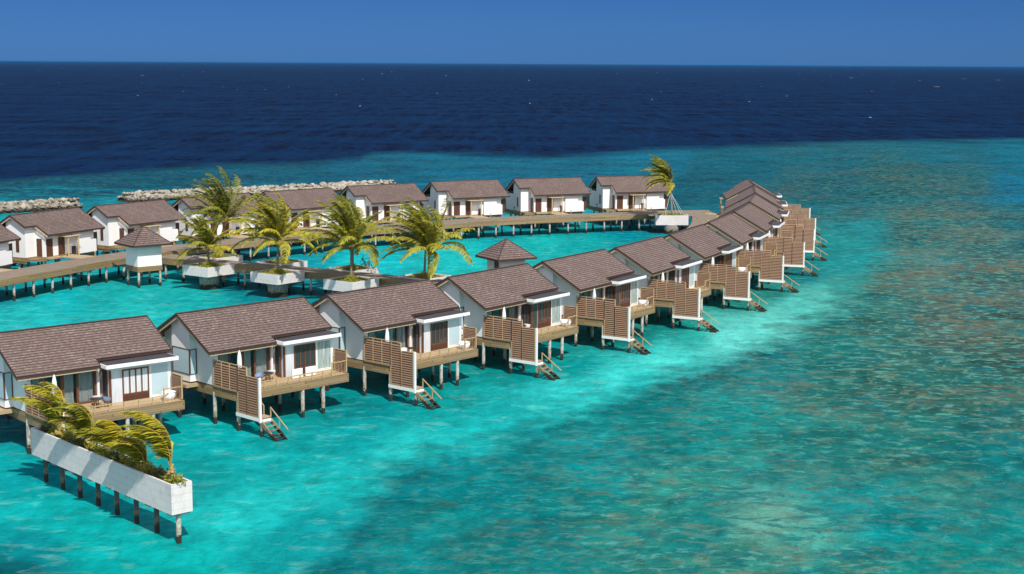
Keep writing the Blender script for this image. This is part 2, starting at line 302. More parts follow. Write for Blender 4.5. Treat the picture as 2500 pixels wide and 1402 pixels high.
# ------------------------------------------------------------------ sea
def img2w(px, py, z=0.0):            # where a line of sight meets height z (used once, to survey world positions)
    cr, sr = math.cos(-ROLL), math.sin(-ROLL); a, b = px - 1250, py - 701
    u = a * cr - b * sr; v = a * sr + b * cr; c, s = math.cos(PITCH), math.sin(PITCH)
    d = (u, F_PX * c - v * s, -F_PX * s - v * c); t = (z - CAM_H) / d[2]
    return d[0] * t, d[1] * t
SAMP = [  # image survey of the seabed colour: px, py, sRGB, reef share
 (60,460,0,86,115,0), (350,440,0,85,112,0), (700,405,0,84,112,0), (900,400,0,96,128,0), (1100,402,0,104,136,0), (1350,405,0,102,135,0), (1600,400,0,98,125,0.0), (1800,400,0,101,125,0),
 (2000,385,0,103,125,0.1), (2300,372,0,108,132,0.05), (2480,380,0,112,139,0), (1700,470,5,94,115,0), (1750,440,5,94,118,0), (2000,450,4,91,108,0.35), (2200,440,12,92,101,0.5), (2350,450,11,98,111,0.4),
 (2480,460,0,108,141,0), (2480,540,14,107,120,0.4), (2060,520,3,107,120,0.25), (2100,570,20,140,145,0.1), (2060,640,30,150,150,0.1), (2230,560,34,104,106,0.8), (2400,560,60,108,110,0.85), (2420,680,85,110,104,1),
 (2250,660,88,128,122,1), (2150,660,48,125,120,0.7), (2070,700,52,153,144,0.4), (1990,730,85,185,172,0.1), (2140,780,54,120,109,0.9), (2330,800,85,112,104,1), (2470,850,64,106,96,1), (1990,790,27,139,134,0.5),
 (1900,775,95,200,188,0), (1800,800,95,208,196,0), (1690,820,45,172,160,0), (1600,860,60,200,192,0), (1950,670,7,120,124,0.2), (1850,850,7,129,132,0.3), (1700,900,5,140,142,0.1), (1560,930,40,190,185,0),
 (1450,930,45,195,188,0), (1340,980,40,190,185,0), (1500,980,0,145,145,0), (1380,1030,10,150,150,0), (1200,1010,25,180,178,0), (1150,1070,25,182,178,0), (1000,1100,35,192,186,0), (860,1060,15,172,172,0),
 (1250,1090,0,140,142,0), (1080,1160,0,135,138,0), (980,1190,0,134,139,0), (900,1230,0,139,144,0), (800,1180,25,188,184,0), (650,1130,20,180,178,0), (600,1250,30,195,190,0), (750,1300,12,165,166,0),
 (850,1310,0,129,135,0), (950,1330,5,140,140,0), (1080,1260,5,140,138,0), (850,1395,0,121,127,0), (700,1395,12,165,165,0), (400,1380,10,182,175,0), (250,1330,12,182,178,0), (100,1250,15,182,180,0),
 (60,1180,10,165,168,0), (20,1390,8,105,112,0), (60,1340,8,150,155,0), (550,1050,5,160,160,0), (480,1180,20,178,176,0), (1200,1200,0,135,136,0.1), (1300,1300,0,124,124,0.2), (1200,1390,0,129,128,0.2),
 (1450,1200,3,136,134,0.25), (1450,1100,0,140,140,0.1), (1600,1050,5,135,131,0.15), (1750,1000,7,144,140,0.25), (1620,1200,47,148,134,0.6), (1550,1270,34,139,128,0.55), (1700,1290,10,136,132,0.4), (1880,1290,98,162,143,0.6),
 (1950,1310,68,162,146,0.6), (1800,1370,47,134,119,0.7), (2050,1380,34,139,130,0.6), (2080,1210,10,144,142,0.2), (2200,1280,0,134,134,0.2), (2000,1130,30,135,128,0.3), (1900,1060,28,134,126,0.4), (2000,960,40,125,116,0.6),
 (2150,900,51,120,109,0.8), (2300,950,47,119,107,0.8), (2420,1000,40,116,106,0.7), (2400,1100,5,126,126,0.3), (2250,1080,27,128,119,0.6), (2300,1180,42,138,128,0.3), (2480,1200,10,130,128,0.1), (2450,1350,10,138,132,0.1),
 (2300,1380,15,138,130,0.2), (1900,920,10,134,134,0.35), (2050,860,27,128,120,0.6), (60,770,35,190,188,0), (250,740,25,176,172,0), (330,760,30,180,175,0), (150,720,15,165,168,0), (450,740,25,178,176,0),
 (600,790,10,150,154,0), (20,720,5,130,140,0), (900,640,15,170,174,0), (1100,620,25,182,178,0), (1300,600,25,180,174,0), (1450,590,15,170,168,0), (1400,640,20,172,168,0), (750,620,10,140,150,0),
 (600,600,5,120,135,0), (1250,560,5,140,148,0), (1000,570,0,125,138,0), (250,600,5,140,155,0), (1500,560,0,125,138,0), (1300,820,0,150,150,0), (900,930,0,140,142,0), (400,960,0,130,138,0),
 (50,1000,0,120,130,0), (650,690,5,130,142,0), (1700,540,0,110,125,0), (1417,902,5,150,148,0), (1646,800,10,135,130,0), (1260,900,8,140,138,0), (1100,985,15,155,152,0), (1800,735,30,135,125,0),
 (860,1000,8,135,138,0), (700,1080,15,160,158,0), (1888,715,40,140,130,0), (1550,830,15,125,122,0), (1950,740,80,190,178,0), (1870,790,100,208,194,0), (1620,880,75,208,198,0), (1780,820,100,212,200,0),
 (1500,925,60,202,194,0), (1380,965,45,196,190,0),]
FAC = [0.70, 0.70, 0.88, 0.75, 0.83, 0.81, 1.10, 0.75, 0.76, 0.79, 0.78, 0.70, 0.73, 0.70, 0.70, 0.70, 0.95, 0.76, 0.70, 1.18, 0.88, 0.70, 0.70, 0.70, 0.81, 0.70, 0.94, 1.01, 0.76, 0.70, 0.70, 0.70, 1.03, 0.97, 1.02, 1.04, 0.98, 0.70, 0.70, 1.11, 0.90, 0.94, 0.70, 0.78, 0.88, 1.05, 0.95, 0.89, 0.70, 1.10, 1.02, 0.70, 0.94, 0.90, 1.02, 0.90, 0.70, 1.05, 1.00, 0.88, 0.88, 0.96, 0.96, 1.03, 1.03, 0.99, 0.95, 1.30, 0.71, 1.16, 0.93, 0.77, 1.06, 0.95, 0.86, 0.95, 0.70, 1.03, 0.78, 1.01, 0.96, 1.00, 1.02, 0.90, 1.06, 0.91, 1.20, 1.05, 0.70, 0.70, 0.70, 0.83, 0.81, 0.91, 0.90, 1.16, 1.00, 1.13, 0.73, 1.03, 0.91, 1.12, 1.30, 0.99, 1.00, 1.30, 1.30, 1.13, 1.01, 0.90, 1.00, 1.30, 1.00, 1.30, 1.00, 1.00, 1.30, 1.00, 1.30, 1.00, 1.00, 1.00, 1.00, 1.00, 1.00, 1.00, 1.00, 1.00, 1.00, 1.00, 1.00, 1.00, 1.10, 1.12, 1.12, 1.12, 1.12, 1.12]
DEEP = [(-200,470),(0,444),(150,433),(300,422),(450,414),(600,408),(750,402),(880,393),(905,379),(1100,381),(1300,385),(1450,378),(1600,368),(1900,357),(2200,349),(2500,345),(2700,343)]
SANDB = [(-500,1900),(690,1500),(772,1376),(866,1246),(1002,1124),(1204,1066),(1420,987),(1636,908),(1823,843),(1935,800),(2040,745),(2110,690),(2140,625),(2120,575),(2020,560),(1960,600),(1900,690),(1600,560),(1500,500),(-500,500)]
def build_sea():
    az = np.radians(np.linspace(-32, 32, 250)); inv = 1 / np.array([45.0, 6e4])
    q = np.concatenate([np.linspace(1 / 40, 1 / 600, 190), 1 / np.array([700, 850, 1100, 1500, 2200, 3500, 6000, 1e4, 2e4, 5e4])])
    A, Q = np.meshgrid(az, q); D = 1 / Q
    X = (np.tan(A) * D).ravel(); Y = D.ravel()
    U = X / Y; V = CAM_H / Y
    sw = np.array([img2w(a[0], a[1]) for a in SAMP]); su = sw[:, 0] / sw[:, 1]; sv = CAM_H / sw[:, 1]
    val = np.array([list(rgb(*a[2:5], k=0.66))[:3] + [a[5]] for a in SAMP]); val[:, :3] *= np.array(FAC)[:, None]
    sandp = np.array([(lambda w_: (w_[0] / w_[1], CAM_H / w_[1]))(img2w(*p)) for p in SANDB])
    def sdist(u, v):
        best = np.full(u.shape, 9.0); inside = np.zeros(u.shape, bool); n = len(sandp)
        for i in range(n):
            (x1, y1), (x2, y2) = sandp[i], sandp[(i + 1) % n]
            dx, dy = x2 - x1, y2 - y1; t_ = np.clip(((u - x1) * dx + (v - y1) * dy) / (dx * dx + dy * dy), 0, 1)
            best = np.minimum(best, np.hypot(u - x1 - t_ * dx, v - y1 - t_ * dy))
            cr_ = ((y1 > v) != (y2 > v)) & (u < (x2 - x1) * (v - y1) / (y2 - y1 + 1e-12) + x1); inside ^= cr_
        return np.where(inside, best, -best)
    def interp(idx):
        d2 = (U[:, None] - su[None, idx]) ** 2 + ((V[:, None] - sv[None, idx]) * 2.0) ** 2
        w = 1 / (d2 + 6e-5) ** 2.2; w /= w.sum(1, keepdims=True); return w @ val[idx]
    ins = sdist(su, sv) > 0; cs = interp(np.where(ins)[0]); c = interp(np.where(~ins)[0]); sand = sdist(U, V) * 100
    dw = np.array([img2w(*p) for p in DEEP]); du = dw[:, 0] / dw[:, 1]; dv = CAM_H / dw[:, 1]
    deep = (np.interp(U, du, dv) - V) * 100
    # rest of the world outside the fan: big sheet closes it
    me = bpy.data.meshes.new('sea'); nr, nc = A.shape
    faces = [(r * nc + k, r * nc + k + 1, (r + 1) * nc + k + 1, (r + 1) * nc + k) for r in range(nr - 1) for k in range(nc - 1)]
    verts = [(float(a), float(b), 0.0) for a, b in zip(X, Y)]
    n0 = len(verts); L = 6e4; t = math.tan(R(32))
    # sectors beside and behind
    verts += [(-t * 40, 40, 0), (t * 40, 40, 0), (-L, -L, 0), (L, -L, 0), (-t * 5e4, 5e4, 0), (t * 5e4, 5e4, 0)]
    left = [r * nc for r in range(nr)]; right = [r * nc + nc - 1 for r in range(nr)]
    fx = [tuple([n0 + 2] + [0] + list(range(1, nc)) + [n0 + 3])]
    lf = [n0 + 2] + left[::-1]; rf = [n0 + 3] + right
    fx += [tuple(lf), tuple(rf)]
    me.from_pydata(verts, [], faces + fx)
    cc = np.ones((len(verts), 4), dtype=np.float32); cc[:n0, :3] = c[:, :3]; cc[n0:, :3] = (0.0, 0.25, 0.28); cc2 = cc.copy(); cc2[:n0, :3] = cs[:, :3]
    ca = me.color_attributes.new('seabed', 'FLOAT_COLOR', 'POINT'); ca.data.foreach_set('color', cc.ravel()); ca = me.color_attributes.new('sandbed', 'FLOAT_COLOR', 'POINT'); ca.data.foreach_set('color', cc2.ravel())
    for nm, arr in (('reef', c[:, 3]), ('deep', deep), ('sand', sand)):
        at = me.attributes.new(nm, 'FLOAT', 'POINT'); b = np.zeros(len(verts), dtype=np.float32); b[:n0] = arr; at.data.foreach_set('value', b)
    o = bpy.data.objects.new('sea', me); COL.objects.link(o); o['kind'] = 'structure'
    bm = bmesh.new(); bm.from_mesh(me); bmesh.ops.recalc_face_normals(bm, faces=bm.faces); bm.faces.ensure_lookup_table()
    if bm.faces[0].normal.z < 0: bmesh.ops.reverse_faces(bm, faces=bm.faces)
    bm.to_mesh(me); bm.free()
    g = G('sea_water'); p = g.pos()
    col = g.n('Attribute', attribute_name='seabed').outputs['Color']; reef = g.n('Attribute', attribute_name='reef').outputs['Fac']; dp = g.n('Attribute', attribute_name='deep').outputs['Fac']
    flat = g.scale(p, (1, 1, 0))
    big = g.noise(flat, 0.06, 6, 0.62); mid = g.noise(flat, 0.28, 5, 0.62, 0.6); fine = g.noise(g.scale(p, (1.0, 0.55, 0)), 0.9, 4, 0.65, 0.4)
    sandcol = g.n('Attribute', attribute_name='sandbed').outputs['Color']; sd_ = g.n('Attribute', attribute_name='sand').outputs['Fac']
    warp = g.math('ADD', g.math('MULTIPLY', g.math('SUBTRACT', big, 0.5), 3.2), g.math('MULTIPLY', g.math('SUBTRACT', mid, 0.5), 3.2))
    sandy = g.maprange(g.math('ADD', sd_, warp), -1.15, 0.75)
    # weed and rubble on the reef flat
    v1 = g.maprange(g.math('ADD', g.math('MULTIPLY', big, 0.6), g.math('MULTIPLY', mid, 0.4)), 0.36, 0.64, 0.52, 1.45)
    col = g.mix(1.0, col, g.n('CombineXYZ', {0: v1, 1: v1, 2: v1}).outputs[0], 'MULTIPLY')
    pa = g.noise(g.scale(p, (0.7, 1.0, 0)), 0.45, 5, 0.62, 0.9); pb = g.noise(g.n('VectorMath', {0: g.scale(p, (0.75, 1.0, 0)), 1: (31.0, 7.0, 0)}, operation='ADD').outputs[0], 0.6, 5, 0.65, 0.8)
    pc = g.noise(g.n('VectorMath', {0: g.scale(p, (0.7, 1.0, 0)), 1: (3.0, 57.0, 0)}, operation='ADD').outputs[0], 1.1, 4, 0.65, 0.6)
    amt = g.math('ADD', g.math('MULTIPLY', reef, 0.6), 0.5, clamp=True)
    col = g.mix(g.math('MULTIPLY', g.maprange(pa, 0.51, 0.58), g.math('MULTIPLY', amt, 0.85)), col, (0.004, 0.105, 0.115, 1))
    col = g.mix(g.math('MULTIPLY', g.maprange(pb, 0.53, 0.60), g.math('MULTIPLY', g.math('ADD', reef, 0.18, clamp=True), 0.75)), col, (0.095, 0.165, 0.115, 1))
    col = g.mix(g.math('MULTIPLY', g.maprange(pc, 0.54, 0.62), g.math('MULTIPLY', g.math('ADD', g.math('MULTIPLY', reef, 0.8), 0.25, clamp=True), 0.7)), col, (0.09, 0.31, 0.25, 1))
    col = g.mix(g.math('MULTIPLY', g.maprange(g.noise(flat, 1.9, 3, 0.6, 0.5), 0.60, 0.66), g.math('MULTIPLY', reef, 0.55)), col, (0.06, 0.075, 0.06, 1))
    cl = g.maprange(g.noise(flat, 0.045, 4, 0.6, 0.5), 0.46, 0.57)
    cor = g.math('MULTIPLY', g.maprange(g.noise(g.n('VectorMath', {0: g.scale(p, (0.8, 1.0, 0)), 1: (11.0, 91.0, 0)}, operation='ADD').outputs[0], 0.85, 5, 0.68, 0.9), 0.47, 0.56), g.math('MULTIPLY', cl, g.math('ADD', reef, 0.05, clamp=True)))
    col = g.mix(g.math('MULTIPLY', cor, 0.80), col, (0.125, 0.105, 0.060, 1))
    # sandy lagoon bottom, smoother
    v2 = g.maprange(g.math('ADD', g.math('MULTIPLY', big, 0.5), g.math('MULTIPLY', mid, 0.5)), 0.36, 0.64, 0.76, 1.20)
    sc2 = g.mix(1.0, sandcol, g.n('CombineXYZ', {0: v2, 1: v2, 2: v2}).outputs[0], 'MULTIPLY')
    sc2 = g.mix(g.math('MULTIPLY', g.maprange(g.noise(g.scale(p, (0.6, 1, 0)), 0.7, 5, 0.6, 0.6), 0.55, 0.68), 0.18), sc2, (0.25, 0.50, 0.42, 1))
    col = g.mix(sandy, col, sc2)
    rip = g.maprange(fine, 0.3, 0.7, 0.79, 1.21)
    col = g.mix(1.0, col, g.n('CombineXYZ', {0: rip, 1: rip, 2: rip}).outputs[0], 'MULTIPLY')
    # deep water
    wv = g.noise(g.scale(p, (0.35, 1, 0)), 0.03, 4, 0.6); 
    ws = g.noise(g.scale(p, (1, 0.45, 0)), 0.35, 4, 0.75)
    ws2 = g.noise(g.scale(p, (1, 0.12, 0)), 0.14, 4, 0.7); ws = g.math('ADD', g.math('MULTIPLY', ws, 0.5), g.math('MULTIPLY', ws2, 0.5))
    dcol = g.mix(g.maprange(ws, 0.44, 0.58), (0.0003, 0.0036, 0.018, 1), (0.0012, 0.017, 0.062, 1))
    dcol = g.mix(g.maprange(wv, 0.42, 0.62, 0, 0.5), dcol, (0.001, 0.022, 0.070, 1))
    edge = g.math('ADD', dp, g.math('MULTIPLY', g.math('SUBTRACT', g.noise(g.scale(p, (0.5, 0.5, 0)), 0.035, 5, 0.6), 0.5), 0.9))
    col = g.mix(g.maprange(edge, -0.12, 0.28), col, dcol)
    # whitecaps
    vo = g.n('TexVoronoi', {'Vector': g.scale(p, (1, 0.2, 0)), 'Scale': 0.075, 'Randomness': 1.0}, feature='F1')
    sel = g.math('GREATER_THAN', g.n('SeparateXYZ', {0: vo.outputs['Color']}).outputs[0], 0.80)
    cap = g.math('MULTIPLY', g.math('LESS_THAN', g.math('ADD', vo.outputs['Distance'], g.math('MULTIPLY', g.noise(flat, 1.5, 2), 0.05)), 0.072), sel)
    vo2 = g.n('TexVoronoi', {'Vector': g.scale(p, (1, 0.08, 0)), 'Scale': 0.030, 'Randomness': 1.0}, feature='F1')
    cap2 = g.math('MULTIPLY', g.math('LESS_THAN', g.math('ADD', vo2.outputs['Distance'], g.math('MULTIPLY', g.noise(flat, 0.6, 2), 0.04)), 0.07), g.math('GREATER_THAN', g.n('SeparateXYZ', {0: vo2.outputs['Color']}).outputs[1], 0.55))
    cap2 = g.math('MULTIPLY', cap2, g.maprange(g.n('SeparateXYZ', {0: p}).outputs[1], 600, 1300))
    cap = g.math('MULTIPLY', g.math('MAXIMUM', cap, cap2), g.maprange(edge, -1.3, 0.3))
    col = g.mix(g.math('MULTIPLY', cap, 0.9), col, (0.75, 0.80, 0.82, 1))
    h = g.math('ADD', g.math('MULTIPLY', g.noise(g.scale(p, (1, 0.7, 0)), 0.45, 5, 0.6, 0.3), 1.0), g.math('MULTIPLY', g.noise(flat, 2.2, 3, 0.6), 0.22))
    nb = g.bump(h, 0.65, 0.7)
    d = g.n('BsdfDiffuse', {0: col, 'Normal': nb}).outputs[0]
    gl = g.n('BsdfGlossy', {0: (1, 1, 1, 1), 'Roughness': 0.12, 'Normal': nb}).outputs[0]
    f = g.math('MULTIPLY', g.n('Fresnel', {'IOR': 1.33, 'Normal': nb}).outputs[0], 0.035)     # polarised: little surface sheen left
    f = g.math('ADD', f, 0.002)
    g.t.links.new(g.n('MixShader', {0: f, 1: d, 2: gl}).outputs[0], g.out.inputs[0])
    me.materials.append(g.m)
build_sea()

# ------------------------------------------------------------------ villa
HR = 8.13; SF = 0.57; SB = 0.55; Z0 = 2.95; DK = 2.85
def zr(y): return HR + SF * y if y < 0 else HR - SB * y
def slope_slab(m, x0, x1, y_eave, t=0.07, course=0.27):
    """tiled slope from ridge y=0 to y_eave with lapped courses"""
    sl = SF if y_eave < 0 else SB; sg = 1 if y_eave > 0 else -1; ln = abs(y_eave) * math.sqrt(1 + sl * sl); n = int(math.ceil(ln / course - .02)); nz = 1 / math.sqrt(1 + sl * sl)
    def P(x, d, up): return (x, sg * (d * nz - up * (-1) * sl * nz * 1.0) if False else sg * d * nz + sg * up * sl * nz, HR - sl * d * nz + up * nz)
    for i in range(n):
        d0 = course * i; d1 = min(ln, course * (i + 1))
        a, b, c, d = P(x0, d0, 0.0), P(x1, d0, 0.0), P(x1, d1, 0.02), P(x0, d1, 0.02)
        v0 = (40 - i) * .30; v1 = v0 - .30 + 1e-4
        m.face([a, b, c, d], [(x0, v0), (x1, v0), (x1, v1), (x0, v1)])
        e, f = P(x1, d1, 0.0), P(x0, d1, 0.0); m.face([d, c, e, f], [(x0, v1), (x1, v1), (x1, v1), (x0, v1)])
        m.face([a, d, f], [(x0, v0)] * 3); m.face([b, e, c], [(x1, v0)] * 3)
    a, b, c, d = P(x0, 0, -t), P(x1, 0, -t), P(x1, ln, -t), P(x0, ln, -t)
    m.face([d, c, b, a]); e, f = P(x1, ln, 0.0), P(x0, ln, 0.0); m.face([f, e, c, d], [(x0, 0), (x1, 0), (x1, 0), (x0, 0)])
    for xx in (x0, x1): m.face([P(xx, 0, 0), P(xx, ln, 0), P(xx, ln, -t), P(xx, 0, -t)], [(xx, .02)] * 4)
def sash(parent, name, x0, x1, y, z0, z1, n, pane='panedark', fw=0.09, mw=0.07, horiz=True, mat='teak', split=None):
    """framed window facing -y at plane y; panes are sub-parts"""
    f = MB(); d0, d1 = y - 0.06, y + 0.05
    f.box(x0, x0 + fw, d0, d1, z0, z1).box(x1 - fw, x1, d0, d1, z0, z1).box(x0 + fw, x1 - fw, d0, d1, z1 - fw, z1).box(x0 + fw, x1 - fw, d0, d1, z0, z0 + fw)
    w = (x1 - x0 - 2 * fw) / n
    for i in range(1, n): f.box(x0 + fw + i * w - mw / 2, x0 + fw + i * w + mw / 2, d0 + 0.005, d1 - 0.005, z0 + fw, z1 - fw)
    fo = f.build(name, mat, parent)
    for i in range(n):
        MB().box(x0 + fw + i * w + (mw / 2 if i else 0), x0 + fw + (i + 1) * w - (mw / 2 if i < n - 1 else 0), y - 0.01, y + 0.01, z0 + fw, z1 - fw).build('pane', pane, fo)
    return fo
def curtain(parent, x0, x1, y, z0, z1, seed=0):
    rr = random.Random(seed); m = MB(); n = int((x1 - x0) / 0.05); pts = []
    for i in range(n + 1):
        x = x0 + (x1 - x0) * i / n; pts.append((x, y + 0.05 * math.sin(i * 1.9 + seed) + rr.uniform(-.01, .01)))
    for (xa, ya), (xb, yb) in zip(pts, pts[1:]): m.face([(xa, ya, z0), (xb, yb, z0), (xb, yb, z1), (xa, ya, z1)])
    return m.build('curtain', 'curtain', parent, fix=False)
def screen(parent, name, plane, segs, pitch=0.185, slat_h=0.105, battens=(), back=0.05):
    """slatted screen in a plane x = const; segs: (y0, y1, z0, z1)"""
    s = MB(); f = MB(); bk = MB()
    for (y0, y1, za, zb) in segs:
        n = int((zb - za) / pitch)
        for i in range(n):
            z = za + 0.03 + i * pitch
            A_ = (plane - 0.055, z); B_ = (plane + 0.012, z + slat_h); th_ = 0.016
            s.solid([(A_[0], y0 + .03, A_[1]), (B_[0], y0 + .03, B_[1]), (B_[0] + th_, y0 + .03, B_[1]), (A_[0] + th_, y0 + .03, A_[1]), (A_[0], y1 - .03, A_[1]), (B_[0], y1 - .03, B_[1]), (B_[0] + th_, y1 - .03, B_[1]), (A_[0] + th_, y1 - .03, A_[1])],
                    [(0, 1, 2, 3), (7, 6, 5, 4), (0, 4, 5, 1), (1, 5, 6, 2), (2, 6, 7, 3), (3, 7, 4, 0)])
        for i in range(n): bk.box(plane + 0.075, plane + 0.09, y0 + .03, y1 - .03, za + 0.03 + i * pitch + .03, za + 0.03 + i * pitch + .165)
        for y in (y0, y1): f.box(plane - 0.065, plane + 0.03, y - 0.032, y + 0.032, za - 0.02, zb + 0.03)
        f.box(plane - 0.045, plane + 0.035, y0, y1, zb - 0.0, zb + 0.05); f.box(plane - 0.045, plane + 0.035, y0, y1, za - 0.05, za)
        k = int(round((y1 - y0) / 1.04))
        for i in range(1, k): y = y0 + (y1 - y0) * i / k; f.box(plane - 0.062, plane + 0.028, y - 0.026, y + 0.026, za, zb)
    fo = f.build(name, 'batten', parent); s.build('slats', 'slat', fo); bk.build('inner_shade_slats', 'soffit', fo); return fo  # inner row in darker wood: the shade in the gaps, put into its colour

def make_villa():
    v = empty('overwater_villa')
    u = 0.10
    # --- walls -------------------------------------------------------
    w = MB()
    top = lambda y: zr(y) - u
    w.prism_x([(-1.2, Z0), (3.4, Z0), (3.4, top(3.4)), (0, top(0)), (-1.2, top(-1.2))], -4.9, 3.8)
    w.prism_x([(-1.2, Z0), (1.9, Z0), (1.9, top(1.9)), (0, top(0)), (-1.2, top(-1.2))], 3.8, 5.5)
    w.prism_x([(-3.29, Z0), (-1.2, Z0), (-1.2, top(-1.2)), (-3.29, top(-3.29))], -4.9, -4.72)          # side wall of the living room
    w.prism_x([(-0.9, Z0 + .01), (1.5, Z0 + .01), (1.5, top(1.5)), (0, top(0)), (-0.9, top(-0.9))], -5.5, -4.9)      # bay
    w.box(-3.93, -1.65, 3.4, 3.78, 2.80, 5.46).box(-4.97, -3.93, 3.4, 3.78, 2.82, 4.38)
    w.box(0.29, 0.45, -3.29, -1.2, Z0, 5.62).box(-4.72, -4.62, -3.29, -3.05, Z0, 5.60)
    w.box(-4.62, 0.29, -3.2, -3.0, 5.34, 5.95)
    w.build('wall', 'plaster', v)
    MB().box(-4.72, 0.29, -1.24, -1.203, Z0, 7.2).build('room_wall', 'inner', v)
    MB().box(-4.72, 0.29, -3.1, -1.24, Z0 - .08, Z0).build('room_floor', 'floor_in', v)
    # --- bathroom block ---------------------------------------------
    b = MB(); b.box(0.78, 5.55, -4.3, -1.2, DK + .003, 5.60)
    b.build('bathroom_wall', 'plaster', v)
    MB().box(0.45, 5.5, -3.52, -1.2, 5.602, 6.0).build('upper_band', 'edge', v)
    fr = MB(); fr.prism_z([(0.14, -5.07), (5.78, -5.07), (5.78, -3.25), (0.14, -3.9)], 5.601, 5.86)
    fl = fr.build('flat_roof', 'white', v)
    MB().prism_z([(0.24, -4.98), (5.68, -4.98), (5.68, -3.25), (0.24, -3.85)], 5.861, 5.885).build('roof_membrane', 'membrane', fl)
    # left face of the bathroom: door and corner glazing
    d = MB(); d.box(0.72, 0.775, -3.95, -3.86, DK, 5.3).box(0.72, 0.775, -3.29, -3.2, DK, 5.3).box(0.72, 0.775, -3.86, -3.29, 5.2, 5.3).box(0.72, 0.775, -3.86, -3.29, DK, 3.15)
    d.box(0.70, 0.84, -4.36, -4.24, DK, 5.32)
    do = d.build('terrace_door', 'teak', v); MB().box(0.745, 0.765, -3.86, -3.29, 3.15, 5.2).build('pane', 'panedark', do)
    MB().box(0.755, 0.776, -4.24, -3.95, DK + .05, 5.28).build('corner_pane', 'panewhite', v)
    MB().box(0.84, 1.62, -4.322, -4.302, DK + .05, 5.28).build('corner_pane', 'panewhite', v)
    sash(v, 'folding_window', 1.68, 3.76, -4.32, 3.42, 5.28, 4, 'panedark', 0.10, 0.10)
    lw = MB(); lw.box(1.68, 3.76, -4.37, -4.302, 2.95, 3.42)
    for i in range(7): lw.box(1.76, 2.68, -4.385, -4.371, 3.0 + i * .055, 3.03 + i * .055); lw.box(2.76, 3.68, -4.385, -4.371, 3.0 + i * .055, 3.03 + i * .055)
    lw.build('louvre_panel', 'teakdark', v)
    pw = MB(); pw.box(3.90, 5.34, -4.33, -4.302, 3.06, 3.12).box(3.90, 3.96, -4.33, -4.302, 3.12, 5.3).box(5.28, 5.34, -4.33, -4.302, 3.12, 5.3).box(3.90, 5.34, -4.33, -4.302, 5.3, 5.36)
    po = pw.build('picture_window', 'white', v); MB().box(3.96, 5.28, -4.322, -4.303, 3.12, 5.3).build('pane', 'pane', po)
    # --- living room glazing -----------------------------------------
    sd_ = MB(); y0, y1 = -3.14, -3.04
    for a, b2 in ((-4.62, -4.50), (-3.50, -3.38), (-2.42, -2.14), (-1.22, -1.06), (0.13, 0.29)): sd_.box(a, b2, y0, y1, Z0, 5.34)
    sd_.box(-4.62, 0.29, y0 - .01, y1, 5.22, 5.34).box(-4.62, 0.29, y0 - .02, y1 + .01, Z0, Z0 + .12)
    so = sd_.build('sliding_doors', 'teak', v)
    for a, b2 in ((-4.50, -3.50), (-3.38, -2.42), (-2.14, -1.22), (-1.06, 0.13)): MB().box(a, b2, -3.10, -3.085, Z0 + .12, 5.22).build('pane', 'glass', so)
    curtain(v, -4.45, -3.3, -2.85, Z0 + .05, 5.3, 1); curtain(v, -2.1, -1.3, -2.85, Z0 + .05, 5.3, 2); curtain(v, -0.95, 0.1, -2.85, Z0 + .05, 5.3, 3)
    MB().box(-3.2, -1.2, -2.5, -1.5, Z0, Z0 + .55).build('bed', 'curtain', v)
    # --- bay corner window -------------------------------------------
    cw = MB(); x = -5.5
    cw.box(x - .05, x - .003, -0.95, -0.84, 3.50, 5.46).box(x - .05, x - .003, 1.30, 1.40, 3.5, 5.46).box(x - .05, x - .003, -0.86, 1.30, 3.52, 3.57).box(x - .05, x - .003, -0.86, 1.30, 5.40, 5.46)
    cw.box(x - .003, x + .04, -0.95, -0.903, 3.52, 5.46).box(-4.99, -4.903, -0.95, -0.903, 3.52, 5.46).box(x + .04, -4.99, -0.95, -0.903, 3.52, 3.57).box(x + .04, -4.99, -0.95, -0.903, 5.40, 5.46)
    co = cw.build('corner_window', 'teakdark', v)
    MB().box(x - .03, x - .004, -0.86, 1.30, 3.57, 5.40).build('pane', 'pane', co); MB().box(x + .04, -4.99, -0.93, -0.904, 3.57, 5.40).build('pane', 'pane', co)
    MB().box(-5.62, -4.905, 3.28, 3.36, 3.0, 5.2).build('louvre_screen', 'teakdark', v)
    # --- roof --------------------------------------------------------
    r = MB()
    slope_slab(r, -6, 0.11, -4.19); slope_slab(r, 0.11, 6, -3.54); slope_slab(r, -6, 4.13, 4.31); slope_slab(r, 4.13, 6, 2.34)
    ro = r.build('roof', 'tiles', v, fix=False)
    cap = MB(); cap.beam((-6.02, 0, HR + .03), (6.02, 0, HR + .03), 0.22, 0.07)
    for xx, ya, yb in ((-6.0, -4.19, 4.31), (6.0, -3.54, 2.34)):
        sx = -1 if xx < 0 else 1
        for ye in (ya, yb): cap.beam((xx + sx * .02, 0, HR - .03), (xx + sx * .02, ye, zr(ye) - .03), 0.05, 0.17)
    cap.beam((4.11, 2.34, zr(2.34) - .03), (4.11, 4.31, zr(4.31) - .03), 0.05, 0.17); cap.beam((0.13, -3.54, zr(-3.54) - .03), (0.13, -4.19, zr(-4.19) - .03), 0.05, 0.17)
    for xa, xb, ye in ((-6.04, .15, -4.19), (.15, 6.04, -3.54), (-6.04, 4.09, 4.31), (4.09, 6.04, 2.34)):
        sy = -1 if ye < 0 else 1; cap.box(xa, xb, ye + sy * .0, ye + sy * .05, zr(ye) - .16, zr(ye) - .02)
    cap.build('roof_trim', 'edge', ro)
    for xx, ya, yb in ((-5.93, -4.15, 4.27), (5.93, -3.5, 2.3)):
        for ye in (ya, yb): MB().beam((xx, 0, HR - .26), (xx, ye, zr(ye) - .26), 0.06, 0.18).build('barge_board', 'cream', ro)
